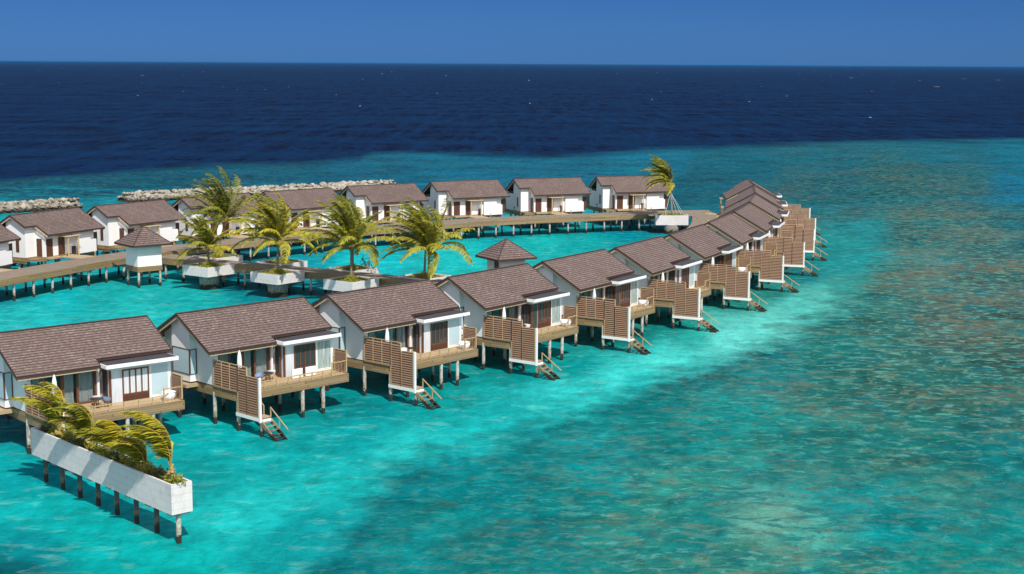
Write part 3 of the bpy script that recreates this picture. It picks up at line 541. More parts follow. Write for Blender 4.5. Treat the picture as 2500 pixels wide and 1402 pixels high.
    MB().beam((4.19, 2.3, zr(2.3) - .26), (4.19, 4.27, zr(4.27) - .26), 0.06, 0.18).build('barge_board', 'cream', ro)
    MB().box(-5.89, .1, -4.17, -4.11, zr(-4.19) - .30, zr(-4.19) - .205).build('eaves_board', 'cream', ro)
    sf = MB()
    for xa, xb, ye in ((-5.9, .1, -4.1), (.1, 5.9, -3.45), (-5.9, 4.1, 4.2), (4.2, 5.9, 2.25)):
        dz = .105; sf.face([(xa, 0, HR - dz), (xb, 0, HR - dz), (xb, ye, zr(ye) - dz), (xa, ye, zr(ye) - dz)])
    sf.build('soffit', 'soffit', ro, fix=False)
    # --- decks -------------------------------------------------------
    MB().box(-4.86, 5.46, -6.2, -1.2, DK - .05, DK).build('deck', 'deck', v)
    MB().box(-4.72, 0.7, -3.35, -2.6, DK, Z0).build('threshold', 'deck', v)
    fa = MB(); fa.box(-4.95, 5.51, -6.27, -6.2, 2.2, DK + .01).box(-4.95, -4.87, -6.2, -1.0, 2.2, DK - .0).box(5.45, 5.51, -6.2, 2.0, 2.2, DK)
    fa.box(-4.94, 3.86, 3.4, 3.47, 2.45, Z0 - .004).box(3.80, 5.54, 1.9, 1.96, 2.45, Z0 - .004).box(5.501, 5.56, -1.2, 1.96, 2.45, Z0 - .004).box(3.78, 3.84, 1.96, 3.4, 2.45, Z0 - .004).box(-4.96, -4.9, 1.5, 3.4, 2.45, Z0 - .004)
    fa.box(-4.9, -4.86, -1.0, 3.4, 2.2, 2.83); fa.box(-4.85, 5.4, -1.15, 3.35, 2.5, 2.8)
    fa.build('deck_skirting', 'fascia', v)
    lg = MB(); lg.box(-5.98, -4.92, -1.08, 2.0, 2.58, DK - .02); lg.build('bay_ledge', 'deck', v)
    # railing
    ra = MB()
    for x in (-3.6, -2.5, -1.37, -0.26, 0.85, 2.0, 3.05): ra.box(x - .04, x + .04, -6.19, -6.11, DK, 3.34)
    ra.box(-4.8, 3.95, -6.20, -6.10, 3.34, 3.40).box(-4.8, 3.95, -6.17, -6.13, 2.97, 3.02)
    ra.box(3.91, 4.0, -6.2, -6.11, DK, 3.92).box(4.0, 5.36, -6.19, -6.12, 3.84, 3.90)
    for x in (4.3, 4.6, 4.9, 5.2): ra.box(x - .008, x + .008, -6.16, -6.15, DK, 3.84)
    ra.build('railing', 'batten', v)
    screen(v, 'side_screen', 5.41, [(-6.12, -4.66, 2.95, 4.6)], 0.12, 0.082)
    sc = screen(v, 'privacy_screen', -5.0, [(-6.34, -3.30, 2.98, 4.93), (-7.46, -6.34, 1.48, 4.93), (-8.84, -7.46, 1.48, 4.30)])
    st = MB(); st.box(-5.07, -4.93, -8.92, -6.1, 1.17, 1.42).box(-5.07, -4.91, -9.06, -8.92, 1.10, 4.40).box(-4.93, -4.05, -9.04, -8.94, 1.12, 1.30)
    st.build('screen_frame', 'white', v)
    # stair to the sea
    s = MB(); s.box(-4.88, -3.95, -8.93, -8.05, 1.36, 1.42)
    for i in range(6): y = -6.42 - i * .27; z = 2.62 - i * .21; s.box(-4.86, -4.0, y - .14, y + .14, z - .04, z)
    sto = s.build('stair', 'deck', v)
    lo = MB()
    for i in range(7): y = -9.15 - i * .37; z = 1.14 - i * .24; lo.box(-4.84, -3.98, y - .12, y + .10, z - .04, z)
    for x in (-4.86, -3.98): lo.beam((x, -8.85, 1.15), (x, -11.9, -.85), 0.09, 0.32)
    lo.build('sea_ladder', 'seawood', v)
    hr = MB()
    for x in (-4.76, -3.95):
        hr.beam((x, -6.25, 3.35), (x, -8.0, 2.05), 0.06, 0.07)
        hr.box(x - .035, x + .035, -8.04, -7.97, 1.42, 2.08)
    hr.beam((-3.95, -8.85, 2.05), (-3.95, -10.9, 0.75), 0.06, 0.07); hr.box(-3.985, -3.915, -8.88, -8.81, 1.42, 2.1); hr.beam((-3.95, -9.9, 1.35), (-3.95, -9.9, 0.5), 0.05, 0.05)
    hr.build('handrail', 'batten', v)
    # piles
    def pile(x, y, top=2.5, r=.145):
        m = MB(); m.tube([(x, y, -1.2), (x, y, top)], r, 12); m.build('pile', 'pile', v, smooth=False)
    for x, y, t in ((-4.85, -3.12, 2.45), (-4.85, -6.12, 2.4), (-4.77, -8.9, 1.17), (-2.9, -6.1, 2.4), (1.09, -6.1, 2.4), (3.08, -6.1, 2.4), (-1.8, -3.2, 2.6), (1.1, -3.2, 2.6), (3.1, -3.2, 2.6), (5.1, -3.3, 2.6),
                    (-5.6, 0.5, 2.58), (-4.6, 2.9, 2.5), (-1.8, 0.2, 2.6), (1.1, 0.2, 2.6), (3.3, 0.2, 2.6), (5.1, 0.4, 2.6), (-1.6, 3.1, 2.5), (1.1, 3.1, 2.5), (3.4, 3.0, 2.5)): pile(x, y, t)
    # --- land side -----------------------------------------------------
    def door(x0, x1, nm):
        m = MB(); yy = 3.4
        m.box(x0, x0 + .09, yy + .001, yy + .06, 2.9, 5.14).box(x1 - .09, x1, yy + .001, yy + .06, 2.9, 5.14).box(x0 + .09, x1 - .09, yy + .001, yy + .06, 5.05, 5.14)
        m.box(x0 + .09, x1 - .09, yy + .001, yy + .03, 2.9, 5.05)
        for i in range(14): m.box(x0 + .16, x1 - .16, yy + .03, yy + .045, 3.0 + i * .14, 3.09 + i * .14)
        o = m.build(nm, 'teakdark', v)
        MB().box(x0 + .13, x0 + .17, yy + .045, yy + .09, 3.85, 4.05).build('handle', 'metal', o)
    door(2.48, 3.55, 'side_door'); door(0.38, 1.48, 'entrance_door')
    m = MB(); m.box(3.803, 3.86, 2.12, 2.95, 2.98, 5.18)
    for i in range(16): m.box(3.86, 3.875, 2.18, 2.89, 3.04 + i * .13, 3.12 + i * .13)
    m.build('louvre_shutter', 'teakdark', v)
    MB().box(5.503, 5.54, 0.36, 0.88, 3.58, 5.14).build('slot_window', 'teakdark', v)
    MB().box(5.503, 5.53, -1.0, -0.6, 3.2, 3.5).build('vent', 'edge', v)
    pg = MB()
    for x in (1.18, -0.62): pg.box(x - .07, x + .07, 4.72, 4.86, 2.75, 5.22)
    for x in (1.18, -0.62): pg.box(x - .05, x + .05, 3.42, 5.0, 5.22, 5.30)
    for i in range(12): y = 3.5 + i * .13; pg.box(-1.05, 1.6, y - .035, y + .035, 5.305, 5.36)
    pg.build('entrance_pergola', 'cream', v)
    for k in range(7): pass
    wr = MB()
    for i in range(6): wr.box(-0.5, 1.7, 4.95, 4.97, 3.3 + i * .22, 3.34 + i * .22) if False else None
    es = MB(); es.box(-0.9, 1.6, 3.47, 7.2, 2.66, 2.80).box(1.6, 3.7, 3.47, 4.3, 2.66, 2.86); es.build('entrance_step', 'deck', v)
    cab = MB(); cab.box(-1.25, -0.85, 3.42, 3.75, 2.95, 3.85); cab.build('towel_cabinet', 'dark', v)
    return v

VF = [(-31.77,107.85,41.29),(-21.08,117.11,45.54),(-11.20,127.16,49.40),(-2.12,138.10,53.55),(6.16,149.51,57.27),(13.50,161.13,61.75),(20.07,173.85,65.09),(25.74,187.52,69.10),(30.43,201.17,72.71),(34.17,216.03,77.46),(36.85,230.99,82.33),(38.74,246.47,85.93)]
VB = [(-65.2,177.2,250.0),(-58.96,190.76,243.33),(-51.35,203.23,235.98),(-42.2,214.9,229.2),(-31.95,225.49,222.58),(-20.45,235.91,214.84),(-7.79,244.92,208.20),(5.71,251.40,202.62),(19.80,257.15,197.39)]
LF = ['villa cut off by the left edge with white curtained windows behind the long planter', 'second front row villa from the left, with two white pads at its rail',
      'third front row villa, roof overlapping the white planter behind it', 'fourth front row villa, right in front of the small hip-roofed pavilion', 'fifth front row villa, just right of the small pavilion roof',
      'sixth front row villa, counted from the left', 'seventh front row villa, right below the far curved boardwalk end', 'eighth front row villa along the curve', 'ninth front row villa, fourth from the far tip',
      'tenth front row villa, third from the far tip', 'eleventh front row villa, next to last at the far tip', 'last villa at the far tip of the curved row, highest roof in the stack']
LB = ['rear villa cut off by the left edge, only its roof end and white wall showing', 'rear villa left of the small hip-roofed hut, in front of the left breakwater', 'rear villa behind the small hip-roofed hut',
      'rear villa mostly hidden behind the tallest palm', 'rear villa behind the second palm, in front of the boulder line', 'rear villa at the right end of the boulder line', 'rear villa right of the boulder line, third from the right end',
      'rear villa second from the right end of the rear row', 'rear villa at the right end of the rear row beside the lone staked palm']
proto = make_villa(); villas = []
for i, (x, y, th) in enumerate(VF + VB):
    o = proto if i == 0 else copy_tree(proto)
    o.location = (x, y, 0); o.rotation_euler = (0, 0, R(th))
    front = i < 12
    tag(o, (LF if front else LB)[i if front else i - 12], 'villa', 'villas in the front row facing the open lagoon' if front else 'villas in the rear row along the boardwalk'); villas.append(o)
# differences seen between the villas
for p in kids(villas[0], 'pane'):
    if p.parent.name.startswith('folding_window'): override(p, 'panewhite')
for i in (1, 3, 4):
    for p in kids(villas[i], 'pane'):
        if p.parent.name.startswith('picture_window'): override(p, 'panenet')
for i in (3, 4, 6, 9):
    for p in kids(villas[i], 'corner_pane'): override(p, 'panedark')

def on(i, x, y, z=0.0):
    vx, vy, th = (VF + VB)[i]; c, s = math.cos(R(th)), math.sin(R(th)); return (vx + x * c - y * s, vy + x * s + y * c, z)
ORD = ['first', 'second', 'third', 'fourth', 'fifth', 'sixth', 'seventh', 'eighth', 'ninth', 'tenth', 'eleventh', 'twelfth']
# parasols
def make_parasol():
    e = empty('closed_parasol'); MB().tube([(0, 0, DK + .06), (0, 0, 5.62)], 0.022, 6).build('pole', 'metal', e)
    MB().lathe(0, 0, [(0.02, DK), (0.24, DK), (0.24, DK + .05), (0.03, DK + .07)], 12).build('base', 'metal', e)
    n = 16; m = MB(); prof = [(0.06, 3.72), (0.15, 3.86), (0.11, 4.02), (0.15, 4.3), (0.155, 4.7), (0.13, 5.1), (0.08, 5.4), (0.025, 5.58)]; i0 = 0
    for r_, z in prof:
        for j in range(n): t = 2 * math.pi * j / n; q = r_ * (1.12 if j % 2 else 0.82); m.v.append((q * math.cos(t), q * math.sin(t), z))
    for k in range(len(prof) - 1):
        for j in range(n): a = k * n + j; b = k * n + (j + 1) % n; m.f.append((a, b, b + n, a + n)); m.uv.append(None)
    m.build('canopy', 'fabric', e); return e
pp = make_parasol()
for i in range(12):
    o = pp if i == 0 else copy_tree(pp); o.location = on(i, -3.35, -4.25)
    tag(o, 'closed white parasol on the deck of the %s front row villa from the left' % ORD[i] if i < 11 else 'closed white parasol on the deck of the farthest villa', 'parasol', 'closed parasols on the villa decks')
# tables and chairs
def make_table():
    e = empty('round_table'); MB().lathe(0, 0, [(0.0, 3.55), (0.44, 3.55), (0.46, 3.57), (0.44, 3.59), (0.0, 3.59)], 20).build('table_top', 'dark', e)
    for k in range(4):
        a = R(45 + 90 * k); MB().tube([(0.08 * math.cos(a), 0.08 * math.sin(a), 3.55), (0.30 * math.cos(a), .30 * math.sin(a), DK)], 0.02, 6).build('leg', 'batten', e)
    return e
def make_chair(mat):
    e = empty('tub_chair'); m = MB(); n = 14
    prof = [(0.20, 3.26, 0), (0.29, 3.34, 0), (0.33, 3.46, 1), (0.35, 3.66, 2)]
    ring = []
    for r_, z, lv in prof:
        row = []
        for j in range(n):
            t = 2 * math.pi * j / n; back = (1 - math.cos(t)) / 2      # back of the chair at t = pi
            zz = z if lv < 2 else 3.42 + (3.70 - 3.42) * back ** 0.7
            row.append((r_ * math.cos(t), r_ * math.sin(t), zz))
        ring.append(row)
    for row in ring: m.v += row
    for k in range(len(ring) - 1):
        for j in range(n): a = k * n + j; b = k * n + (j + 1) % n; m.f.append((a, b, b + n, a + n)); m.uv.append(None)
    m.f.append(tuple(range(n))); m.uv.append(None)
    m.build('shell', mat, e, smooth=True); MB().lathe(0, 0, [(0.0, 3.33), (0.26, 3.33), (0.27, 3.36), (0.24, 3.38), (0, 3.385)], 14).build('cushion', mat, e)
    for k in range(4):
        a = R(45 + 90 * k); MB().tube([(0.13 * math.cos(a), 0.13 * math.sin(a), 3.27), (0.25 * math.cos(a), .25 * math.sin(a), DK)], 0.017, 6).build('leg', 'batten', e)
    return e
tb = make_table(); cw_ = make_chair('chairwhite'); cb_ = make_chair('chairshade')
used = {}
def put(proto_, key, i, x, y, rot, label, cat, group):
    o = copy_tree(proto_) if key in used else proto_; used[key] = 1
    o.location = on(i, x, y); o.rotation_euler = (0, 0, R((VF + VB)[i][2] + rot)); return tag(o, label, cat, group)
put(tb, 't', 0, -0.55, -4.75, 0, 'dark round table on the deck of the leftmost front villa', 'table', 'deck tables')
put(cw_, 'w', 0, -0.15, -4.05, 60, 'white tub chair behind the table on the leftmost front villa deck', 'chair', 'deck chairs')
put(cb_, 'b', 0, 0.25, -4.75, 10, 'white tub chair in painted bluish shade right of the table on the leftmost front villa deck', 'chair', 'deck chairs')
put(tb, 't', 1, -1.0, -4.6, 0, 'dark round table on the deck of the second front villa', 'table', 'deck tables')
put(cb_, 'b', 1, -1.85, -4.65, 190, 'white tub chair in painted bluish shade left of the table on the second front villa deck', 'chair', 'deck chairs')
put(cw_, 'w', 1, -0.35, -4.1, 60, 'white tub chair behind the table on the second front villa deck', 'chair', 'deck chairs')
put(tb, 't', 2, -0.9, -4.4, 0, 'dark round table on the deck of the third front villa', 'table', 'deck tables')
put(cw_, 'w', 2, -1.75, -4.5, 190, 'white tub chair left of the table on the third front villa deck', 'chair', 'deck chairs')
put(tb, 't', 3, -0.9, -4.4, 0, 'dark round table on the deck of the fourth front villa', 'table', 'deck tables')
put(cw_, 'w', 3, -0.1, -4.4, 10, 'white tub chair beside the table on the fourth front villa deck', 'chair', 'deck chairs')
# round white tub at the right end of the decks
def make_tub():
    e = empty('round_tub'); MB().lathe(0, 0, [(0.0, DK), (0.36, DK), (0.48, DK + .25), (0.52, DK + .55), (0.47, DK + .56), (0.42, DK + .30), (0.0, DK + .22)], 24).build('basin', 'white', e, smooth=True)
    MB().lathe(0, 0, [(0.515, DK + .555), (0.53, DK + .585), (0.47, DK + .59), (0.465, DK + .56)], 24).build('rim', 'white', e, smooth=True); return e
tubp = make_tub()
for k, i in enumerate((0, 2, 3, 4, 6)):
    o = tubp if k == 0 else copy_tree(tubp); o.location = on(i, 4.75, -5.35)
    tag(o, 'round white tub at the right end of the %s front villa deck' % ORD[i], 'tub', 'round tubs on the villa decks')
for k, x in enumerate((1.45, 2.75)):
    m = MB(); c = on(1, x, -5.0, 0); e = empty('lounger_cushion', c, R(VF[1][2]))
    m.box(-0.5, 0.5, -0.08, 0.08, DK + .02, DK + .75); bmo = m.build('pad', 'fabric', e)
    bv = bmo.modifiers.new('soft', 'BEVEL'); bv.width = .06; bv.segments = 3
    MB().box(-0.4, 0.4, -.105, -.083, DK + .30, DK + .48).build('strap', 'chairwhite', e); tag(e, '%s of two white pads standing on the second front villa deck' % ('left' if k == 0 else 'right'), 'cushion', 'white pads on the deck')

# ------------------------------------------------------------------ boardwalks
def catmull(P, n=6):
    out = []
    for i in range(len(P) - 1):
        p0 = Vector(P[max(i - 1, 0)]); p1 = Vector(P[i]); p2 = Vector(P[i + 1]); p3 = Vector(P[min(i + 2, len(P) - 1)])
        for k in range(n):
            t = k / n; out.append(0.5 * ((2 * p1) + (p2 - p0) * t + (2 * p0 - 5 * p1 + 4 * p2 - p3) * t * t + (3 * p1 - p0 - 3 * p2 + p3) * t ** 3))
    out.append(Vector(P[-1])); return out
def boardwalk(name, pts, w, label, z=2.75, fh=0.78, pile_step=3.3, smooth=6, rows=(-1, 1), pile_r=.14, maxp=96):
    root = empty(name, (pts[0][0], pts[0][1], 0)); inv = Vector((pts[0][0], pts[0][1], 0))
    P = catmull(pts, smooth) if smooth else [Vector(p) for p in pts]
    L, Rr, S = [], [], [0]
    for i, p in enumerate(P):
        d = (P[min(i + 1, len(P) - 1)] - P[max(i - 1, 0)]).normalized(); nrm = Vector((-d.y, d.x))
        L.append(p + nrm * w / 2); Rr.append(p - nrm * w / 2)
        if i: S.append(S[-1] + (p - P[i - 1]).length)
    V = lambda q, zz: (q.x - inv.x, q.y - inv.y, zz)
    t = MB(); f = MB()
    for i in range(len(P) - 1):
        uvs = [(0, S[i]), (w, S[i]), (w, S[i + 1]), (0, S[i + 1])]
        t.face([V(L[i], z), V(Rr[i], z), V(Rr[i + 1], z), V(L[i + 1], z)], uvs); t.face([V(L[i + 1], z - .06), V(Rr[i + 1], z - .06), V(Rr[i], z - .06), V(L[i], z - .06)], uvs)
        for E in (L, Rr):
            o = (E[i] - P[i]).normalized() * .05; o2 = (E[i + 1] - P[i + 1]).normalized() * .05
            a, b, c, d = V(E[i] + o, z - fh), V(E[i + 1] + o2, z - fh), V(E[i + 1] + o2, z + .005), V(E[i] + o, z + .005)
            a2, b2, c2, d2 = V(E[i] - o * .2, z - fh), V(E[i + 1] - o2 * .2, z - fh), V(E[i + 1] - o2 * .2, z + .005), V(E[i] - o * .2, z + .005)
            uv = [(S[i], 0), (S[i + 1], 0), (S[i + 1], fh), (S[i], fh)]
            f.face([a, b, c, d], uv); f.face([d2, c2, b2, a2], uv); f.face([d, c, c2, d2]); f.face([a2, b2, b, a])
    for i in (0, len(P) - 1): f.face([V(L[i], z - fh), V(Rr[i], z - fh), V(Rr[i], z - .01), V(L[i], z - .01)])
    t.build('planking', 'walk', root, fix=False); f.build('edge_boards', 'fascia', root, fix=False)
    # piles
    total = S[-1]; n = int(total / pile_step); k = 0
    for j in range(n + 1):
        s = total * (j + 0.5) / (n + 1); i = max(q for q in range(len(S)) if S[q] <= s); i = min(i, len(P) - 2); tt = (s - S[i]) / (S[i + 1] - S[i])
        for r_ in rows:
            c = P[i].lerp(P[i + 1], tt); e = (L[i].lerp(L[i + 1], tt) - c) * (0.86 * r_); q = c + e
            if k < maxp: MB().tube([V(q, -1.2), V(q, z - fh * .6)], pile_r, 10).build('pile', 'pile', root); k += 1
    return tag(root, label, 'boardwalk')
off = lambda v, d: (v[0] - math.sin(R(v[2])) * d, v[1] + math.cos(R(v[2])) * d)
rear = [(-62.5, 160), (-58.2, 170.2)] + [off(v, 9.1) for v in VB[1:]] + [(27.5, 247.0)]
boardwalk('boardwalk', rear, 4.6, 'long curved timber boardwalk in front of the rear row of villas')
frontw = [(31.6, 250.5), off(VF[11], 7.4), off(VF[10], 7.4), off(VF[9], 8.2)] + [off(v, 9.2) for v in VF[:9][::-1]] + [(-49, 109)]
boardwalk('boardwalk', frontw, 4.0, 'timber boardwalk running hidden behind the front row of villas', pile_step=4.5)
boardwalk('boardwalk', [(-43.6, 189.6), (-36.5, 184.3), (-27.0, 178.9), (-18.0, 173.6), (-9.0, 168.4), (-1.5, 164.3), (4.5, 161)], 3.2, 'straight boardwalk between the planters, linking the two rows', pile_step=3.4)
m = MB(); e = empty('platform', (27, 246, 0)); m.prism_z([(-5, -2.4), (2.3, -2.4), (2.4, -9), (0.6, -20), (3.2, -17), (5.5, -5), (6.2, 3), (5.4, 7.6), (-5, 5.5)], 2.70, 2.763)
pk = m.build('planking', 'walk', e); m = MB(); poly = [(2.3, -2.4), (2.4, -9), (0.6, -20), (3.2, -17), (5.5, -5), (6.2, 3), (5.4, 7.6), (-5, 5.5)]
for a, b in zip(poly, poly[1:]): m.beam((*a, 2.42), (*b, 2.42), .07, .72)
m.build('edge_boards', 'fascia', e)
for x, y in ((2.4, -13), (3.8, -8), (4.8, -4), (5.4, 0), (5.6, 4), (2, -4), (-1, -3), (1, 3)): MB().tube([(x, y, -1), (x, y, 2.4)], .14, 10).build('pile', 'pile', e)
tag(e, 'wide timber platform where the boardwalk turns, behind the staked palm', 'platform')

# small bollard lamps at the villa entrances
def make_bollard():
    e = empty('bollard_lamp'); MB().tube([(0, 0, 2.75), (0, 0, 3.25)], .06, 8).build('post', 'batten', e); MB().lathe(0, 0, [(0, 3.25), (.10, 3.25), (.10, 3.40), (0.03, 3.46), (0, 3.46)], 10).build('lamp_head', 'cream', e); return e
bp = make_bollard()
for k, i in enumerate(list(range(13, 21)) + [11, 10]):
    o = bp if k == 0 else copy_tree(bp); o.location = on(i, -1.25, 6.85)
    tag(o, 'low bollard lamp by %s' % (LB[i - 12].split(',')[0].replace('rear villa', 'the rear villa').replace(' beside the lone staked palm', '') if i > 11 else ('the farthest front villa' if i == 11 else 'the next-to-farthest front villa')), 'lamp', 'bollard lamps along the boardwalk')

# ------------------------------------------------------------------ pavilions
def pavilion(loc, ang, label, door=False, wz0=2.55, ez=5.2, apex=7.25, half=1.58, ov=2.55):
    e = empty('hip_roof_hut', loc, ang)
    MB().box(-half, half, -half, half, wz0, ez + .12).build('wall', 'plaster', e)
    MB().box(-half - .04, half + .04, -half - .04, half + .04, 1.95, wz0).build('base_boards', 'fascia', e)
    r = MB(); n = 10
    for k in range(4):
        a = R(90 * k); c, s = math.cos(a), math.sin(a); rot = lambda x, y, z: (x * c - y * s, x * s + y * c, z); ln = math.hypot(ov, apex - ez)
        for i in range(n):
            t0, t1 = i / n, (i + 1) / n; w0, w1 = ov * t0, ov * t1; z0, z1 = apex - (apex - ez) * t0, apex - (apex - ez) * t1
            v0, v1 = (n - i) * .30, (n - i - 1) * .30 + 1e-4; lift = .025
            if i == 0: r.face([rot(0, 0, z0), rot(-w1, -w1, z1 + lift), rot(w1, -w1, z1 + lift)], [(0, v0), (-w1, v1), (w1, v1)])
            else: r.face([rot(-w0, -w0, z0), rot(-w1, -w1, z1 + lift), rot(w1, -w1, z1 + lift), rot(w0, -w0, z0)], [(-w0, v0), (-w1, v1), (w1, v1), (w0, v0)])
            r.face([rot(-w1, -w1, z1 + lift), rot(-w1, -w1, z1), rot(w1, -w1, z1), rot(w1, -w1, z1 + lift)], [(0, v1)] * 4)
        r.face([rot(-ov, -ov, ez), rot(-ov, -ov, ez - .03), rot(ov, -ov, ez - .03), rot(ov, -ov, ez)], [(0, .02)] * 4)
    ro = r.build('roof', 'tiles', e)
    f = MB()
    for k in range(4):
        a = R(90 * k); c, s = math.cos(a), math.sin(a); f.beam(((-ov) * c + ov * s, (-ov) * s - ov * c, ez - .09), ((ov) * c + ov * s, ov * s - ov * c, ez - .09), .06, .18)
        f.beam((0, 0, apex + .02), ((ov) * c + ov * s, ov * s - ov * c, ez + .03), .12, .05)
    f.build('roof_trim', 'edge', ro); MB().box(-ov + .05, ov - .05, -ov + .05, ov - .05, ez - .10, ez - .04).build('soffit', 'soffit', ro)
    if door: MB().box(-half - .04, -half - .002, -1.1, -.1, 2.6, 4.85).build('door', 'teakdark', e)
    for x in (-1.4, 1.4):
        for y in (-1.4, 1.4): MB().tube([(x, y, -1.2), (x, y, 2.0)], .15, 12).build('pile', 'pile', e)
    return tag(e, label, 'hut')
pavilion((-44.6, 182.3, 0), R(40), 'white hip-roofed hut at the boardwalk junction left of the palms')
pavilion((-0.7, 171.3, 0), R(31), 'hip-roofed hut with a dark door rising between the front villas and the lagoon', True)

# ------------------------------------------------------------------ foliage
def frond(mb_leaf, mb_st, base, d, length, rr, wind=(-1, 0.1, 0), g=0.5, wnd=0.5, yellow=0.3, nst=72, width=1.3):
    W = Vector(wind); p = Vector(base); d = Vector(d).normalized(); N = 14; pts = [p.copy()]; dirs = [d.copy()]
    for i in range(N):
        t = (i + 1) / N; d = (d + Vector((0, 0, -1)) * g * t * 0.24 + W * wnd * t * 0.20).normalized(); p = p + d * (length / N); pts.append(p.copy()); dirs.append(d.copy())
    mb_st.tube(pts, [0.035 * (1 - 0.85 * i / N) for i in range(N + 1)], 5)
    for k in range(nst):
        t = 0.14 + 0.86 * (k + 0.5) / nst; fi = t * N; i = min(int(fi), N - 1); q = pts[i].lerp(pts[i + 1], fi - i); dd = dirs[min(i + 1, N)]
        side = dd.cross(Vector((0, 0, 1))); side = side.normalized() if side.length > .05 else Vector((0, 1, 0))
        up = side.cross(dd).normalized(); ll = width * (math.sin(math.pi * (0.12 + 0.80 * t)) ** 0.7) * rr.uniform(.8, 1.15)
        for sg in (-1, 1):
            v = (dd * 0.65 + side * sg * 0.85 + up * 0.12 + Vector((0, 0, -0.30)) + W * wnd * 0.75 + Vector((rr.uniform(-.15, .15), rr.uniform(-.15, .15), rr.uniform(-.15, .15)))).normalized()
            a = q + v * ll * .5; v2 = (v + Vector((0, 0, -0.55)) + W * wnd * 0.45).normalized(); b = a + v2 * ll * .5
            wv = v.cross(Vector((rr.uniform(-.6, .6), rr.uniform(-.6, .6), 1))).normalized() * 0.062
            ti = min(1, max(0, yellow + rr.uniform(-.25, .25)))
            mb_leaf.face([q - wv * .7, q + wv * .7, a + wv, a - wv], tint=ti); mb_leaf.face([a - wv, a + wv, b], tint=min(1, ti + .1))
def palm(name, base, crown, seed, nf=17, L=2.9, wnd=0.6, label='', left=False, yellow=0.25, tall=0.5, group='palms in the square planters', width=1.0, rad=.13):
    rr = random.Random(seed); e = empty(name, base); C = Vector(crown) - Vector(base); m = MB(); n = 8
    pts = [Vector((C.x * (k / n) ** 1.4, C.y * (k / n) ** 1.4, C.z * k / n)) for k in range(n + 1)]
    m.tube(pts, [rad * (1.25 - .5 * k / n) for k in range(n)] + [rad * 1.05], 10).build('trunk', 'trunk', e, smooth=True)
    m = MB()
    for k in range(9): a = rr.uniform(0, 6.28); m.tube([C + Vector((0, 0, -.25)), C + Vector((.22 * math.cos(a), .22 * math.sin(a), rr.uniform(-.35, .25)))], [.05, .09], 6)
    m.build('crown_heart', 'rachis', e)
    for k in range(nf):
        az = 2 * math.pi * (k * 0.382 + rr.uniform(-.05, .05)); hgt = k / nf
        if left: az = math.pi + rr.uniform(-2.0, 2.0)
        el = R(86 - 84 * hgt ** 1.3 + rr.uniform(-8, 8)) if nf > 9 else R(rr.uniform(58, 84))
        ln = L * (0.85 + 0.3 * rr.random()) * (0.9 if hgt < .15 else 1)
        lf = MB(); st = MB(); d = Vector((math.cos(az) * math.cos(el), math.sin(az) * math.cos(el), math.sin(el) + 0.15))
        frond(lf, st, C, d, ln, rr, g=(0.10 + .85 * hgt if nf > 9 else .55), wnd=wnd * (1.15 - 0.6 * hgt), yellow=yellow + 0.6 * hgt ** 2.2 * rr.random() * 1.4, width=width)
        f = lf.build('frond', 'palm', e, fix=False); st.build('stem', 'rachis', f)
    return tag(e, label, 'palm tree', group)
def bush(name, loc, rx, ry, h, seed, mat='leaf', label='', cat='shrub', n=260, ls=0.12, yellow=.4, group=None, kind=None, stems=True, ang=0.0):
    rr = random.Random(seed); e = empty(name, loc, ang) if stems else None; m = MB(); off_ = Vector((0, 0, 0)) if stems else Vector(loc)
    for k in range(n):
        a = rr.uniform(0, 6.28); r_ = math.sqrt(rr.random()); x, y = rx * r_ * math.cos(a), ry * r_ * math.sin(a)
        z = h * (rr.random() ** .6) * (1 - .55 * r_ ** 2) * (0.65 + .5 * math.sin(a * 3 + seed) ** 2)
        c = off_ + Vector((x, y, z)); s_ = ls * rr.uniform(.6, 1.3)
        u = Vector((rr.uniform(-1, 1), rr.uniform(-1, 1), rr.uniform(-.3, 1))).normalized(); w_ = u.cross(Vector((rr.uniform(-1, 1), rr.uniform(-1, 1), rr.uniform(-1, 1)))).normalized()
        m.face([c, c + u * s_ + w_ * s_ * .4, c + u * s_ * 2, c + u * s_ - w_ * s_ * .4], tint=min(1, max(0, yellow + rr.uniform(-.35, .35))))
    if not stems:
        o = m.build(name, mat, None, fix=False); return tag(o, label, cat, group, kind)
    m.build('foliage', mat, e, fix=False); s = MB()
    for k in range(7): a = rr.uniform(0, 6.28); s.tube([(0, 0, 0), (rx * .6 * math.cos(a), ry * .6 * math.sin(a), h * .7)], [.03, .01], 5)
    s.build('stem', 'trunk', e); return tag(e, label, cat, group, kind)

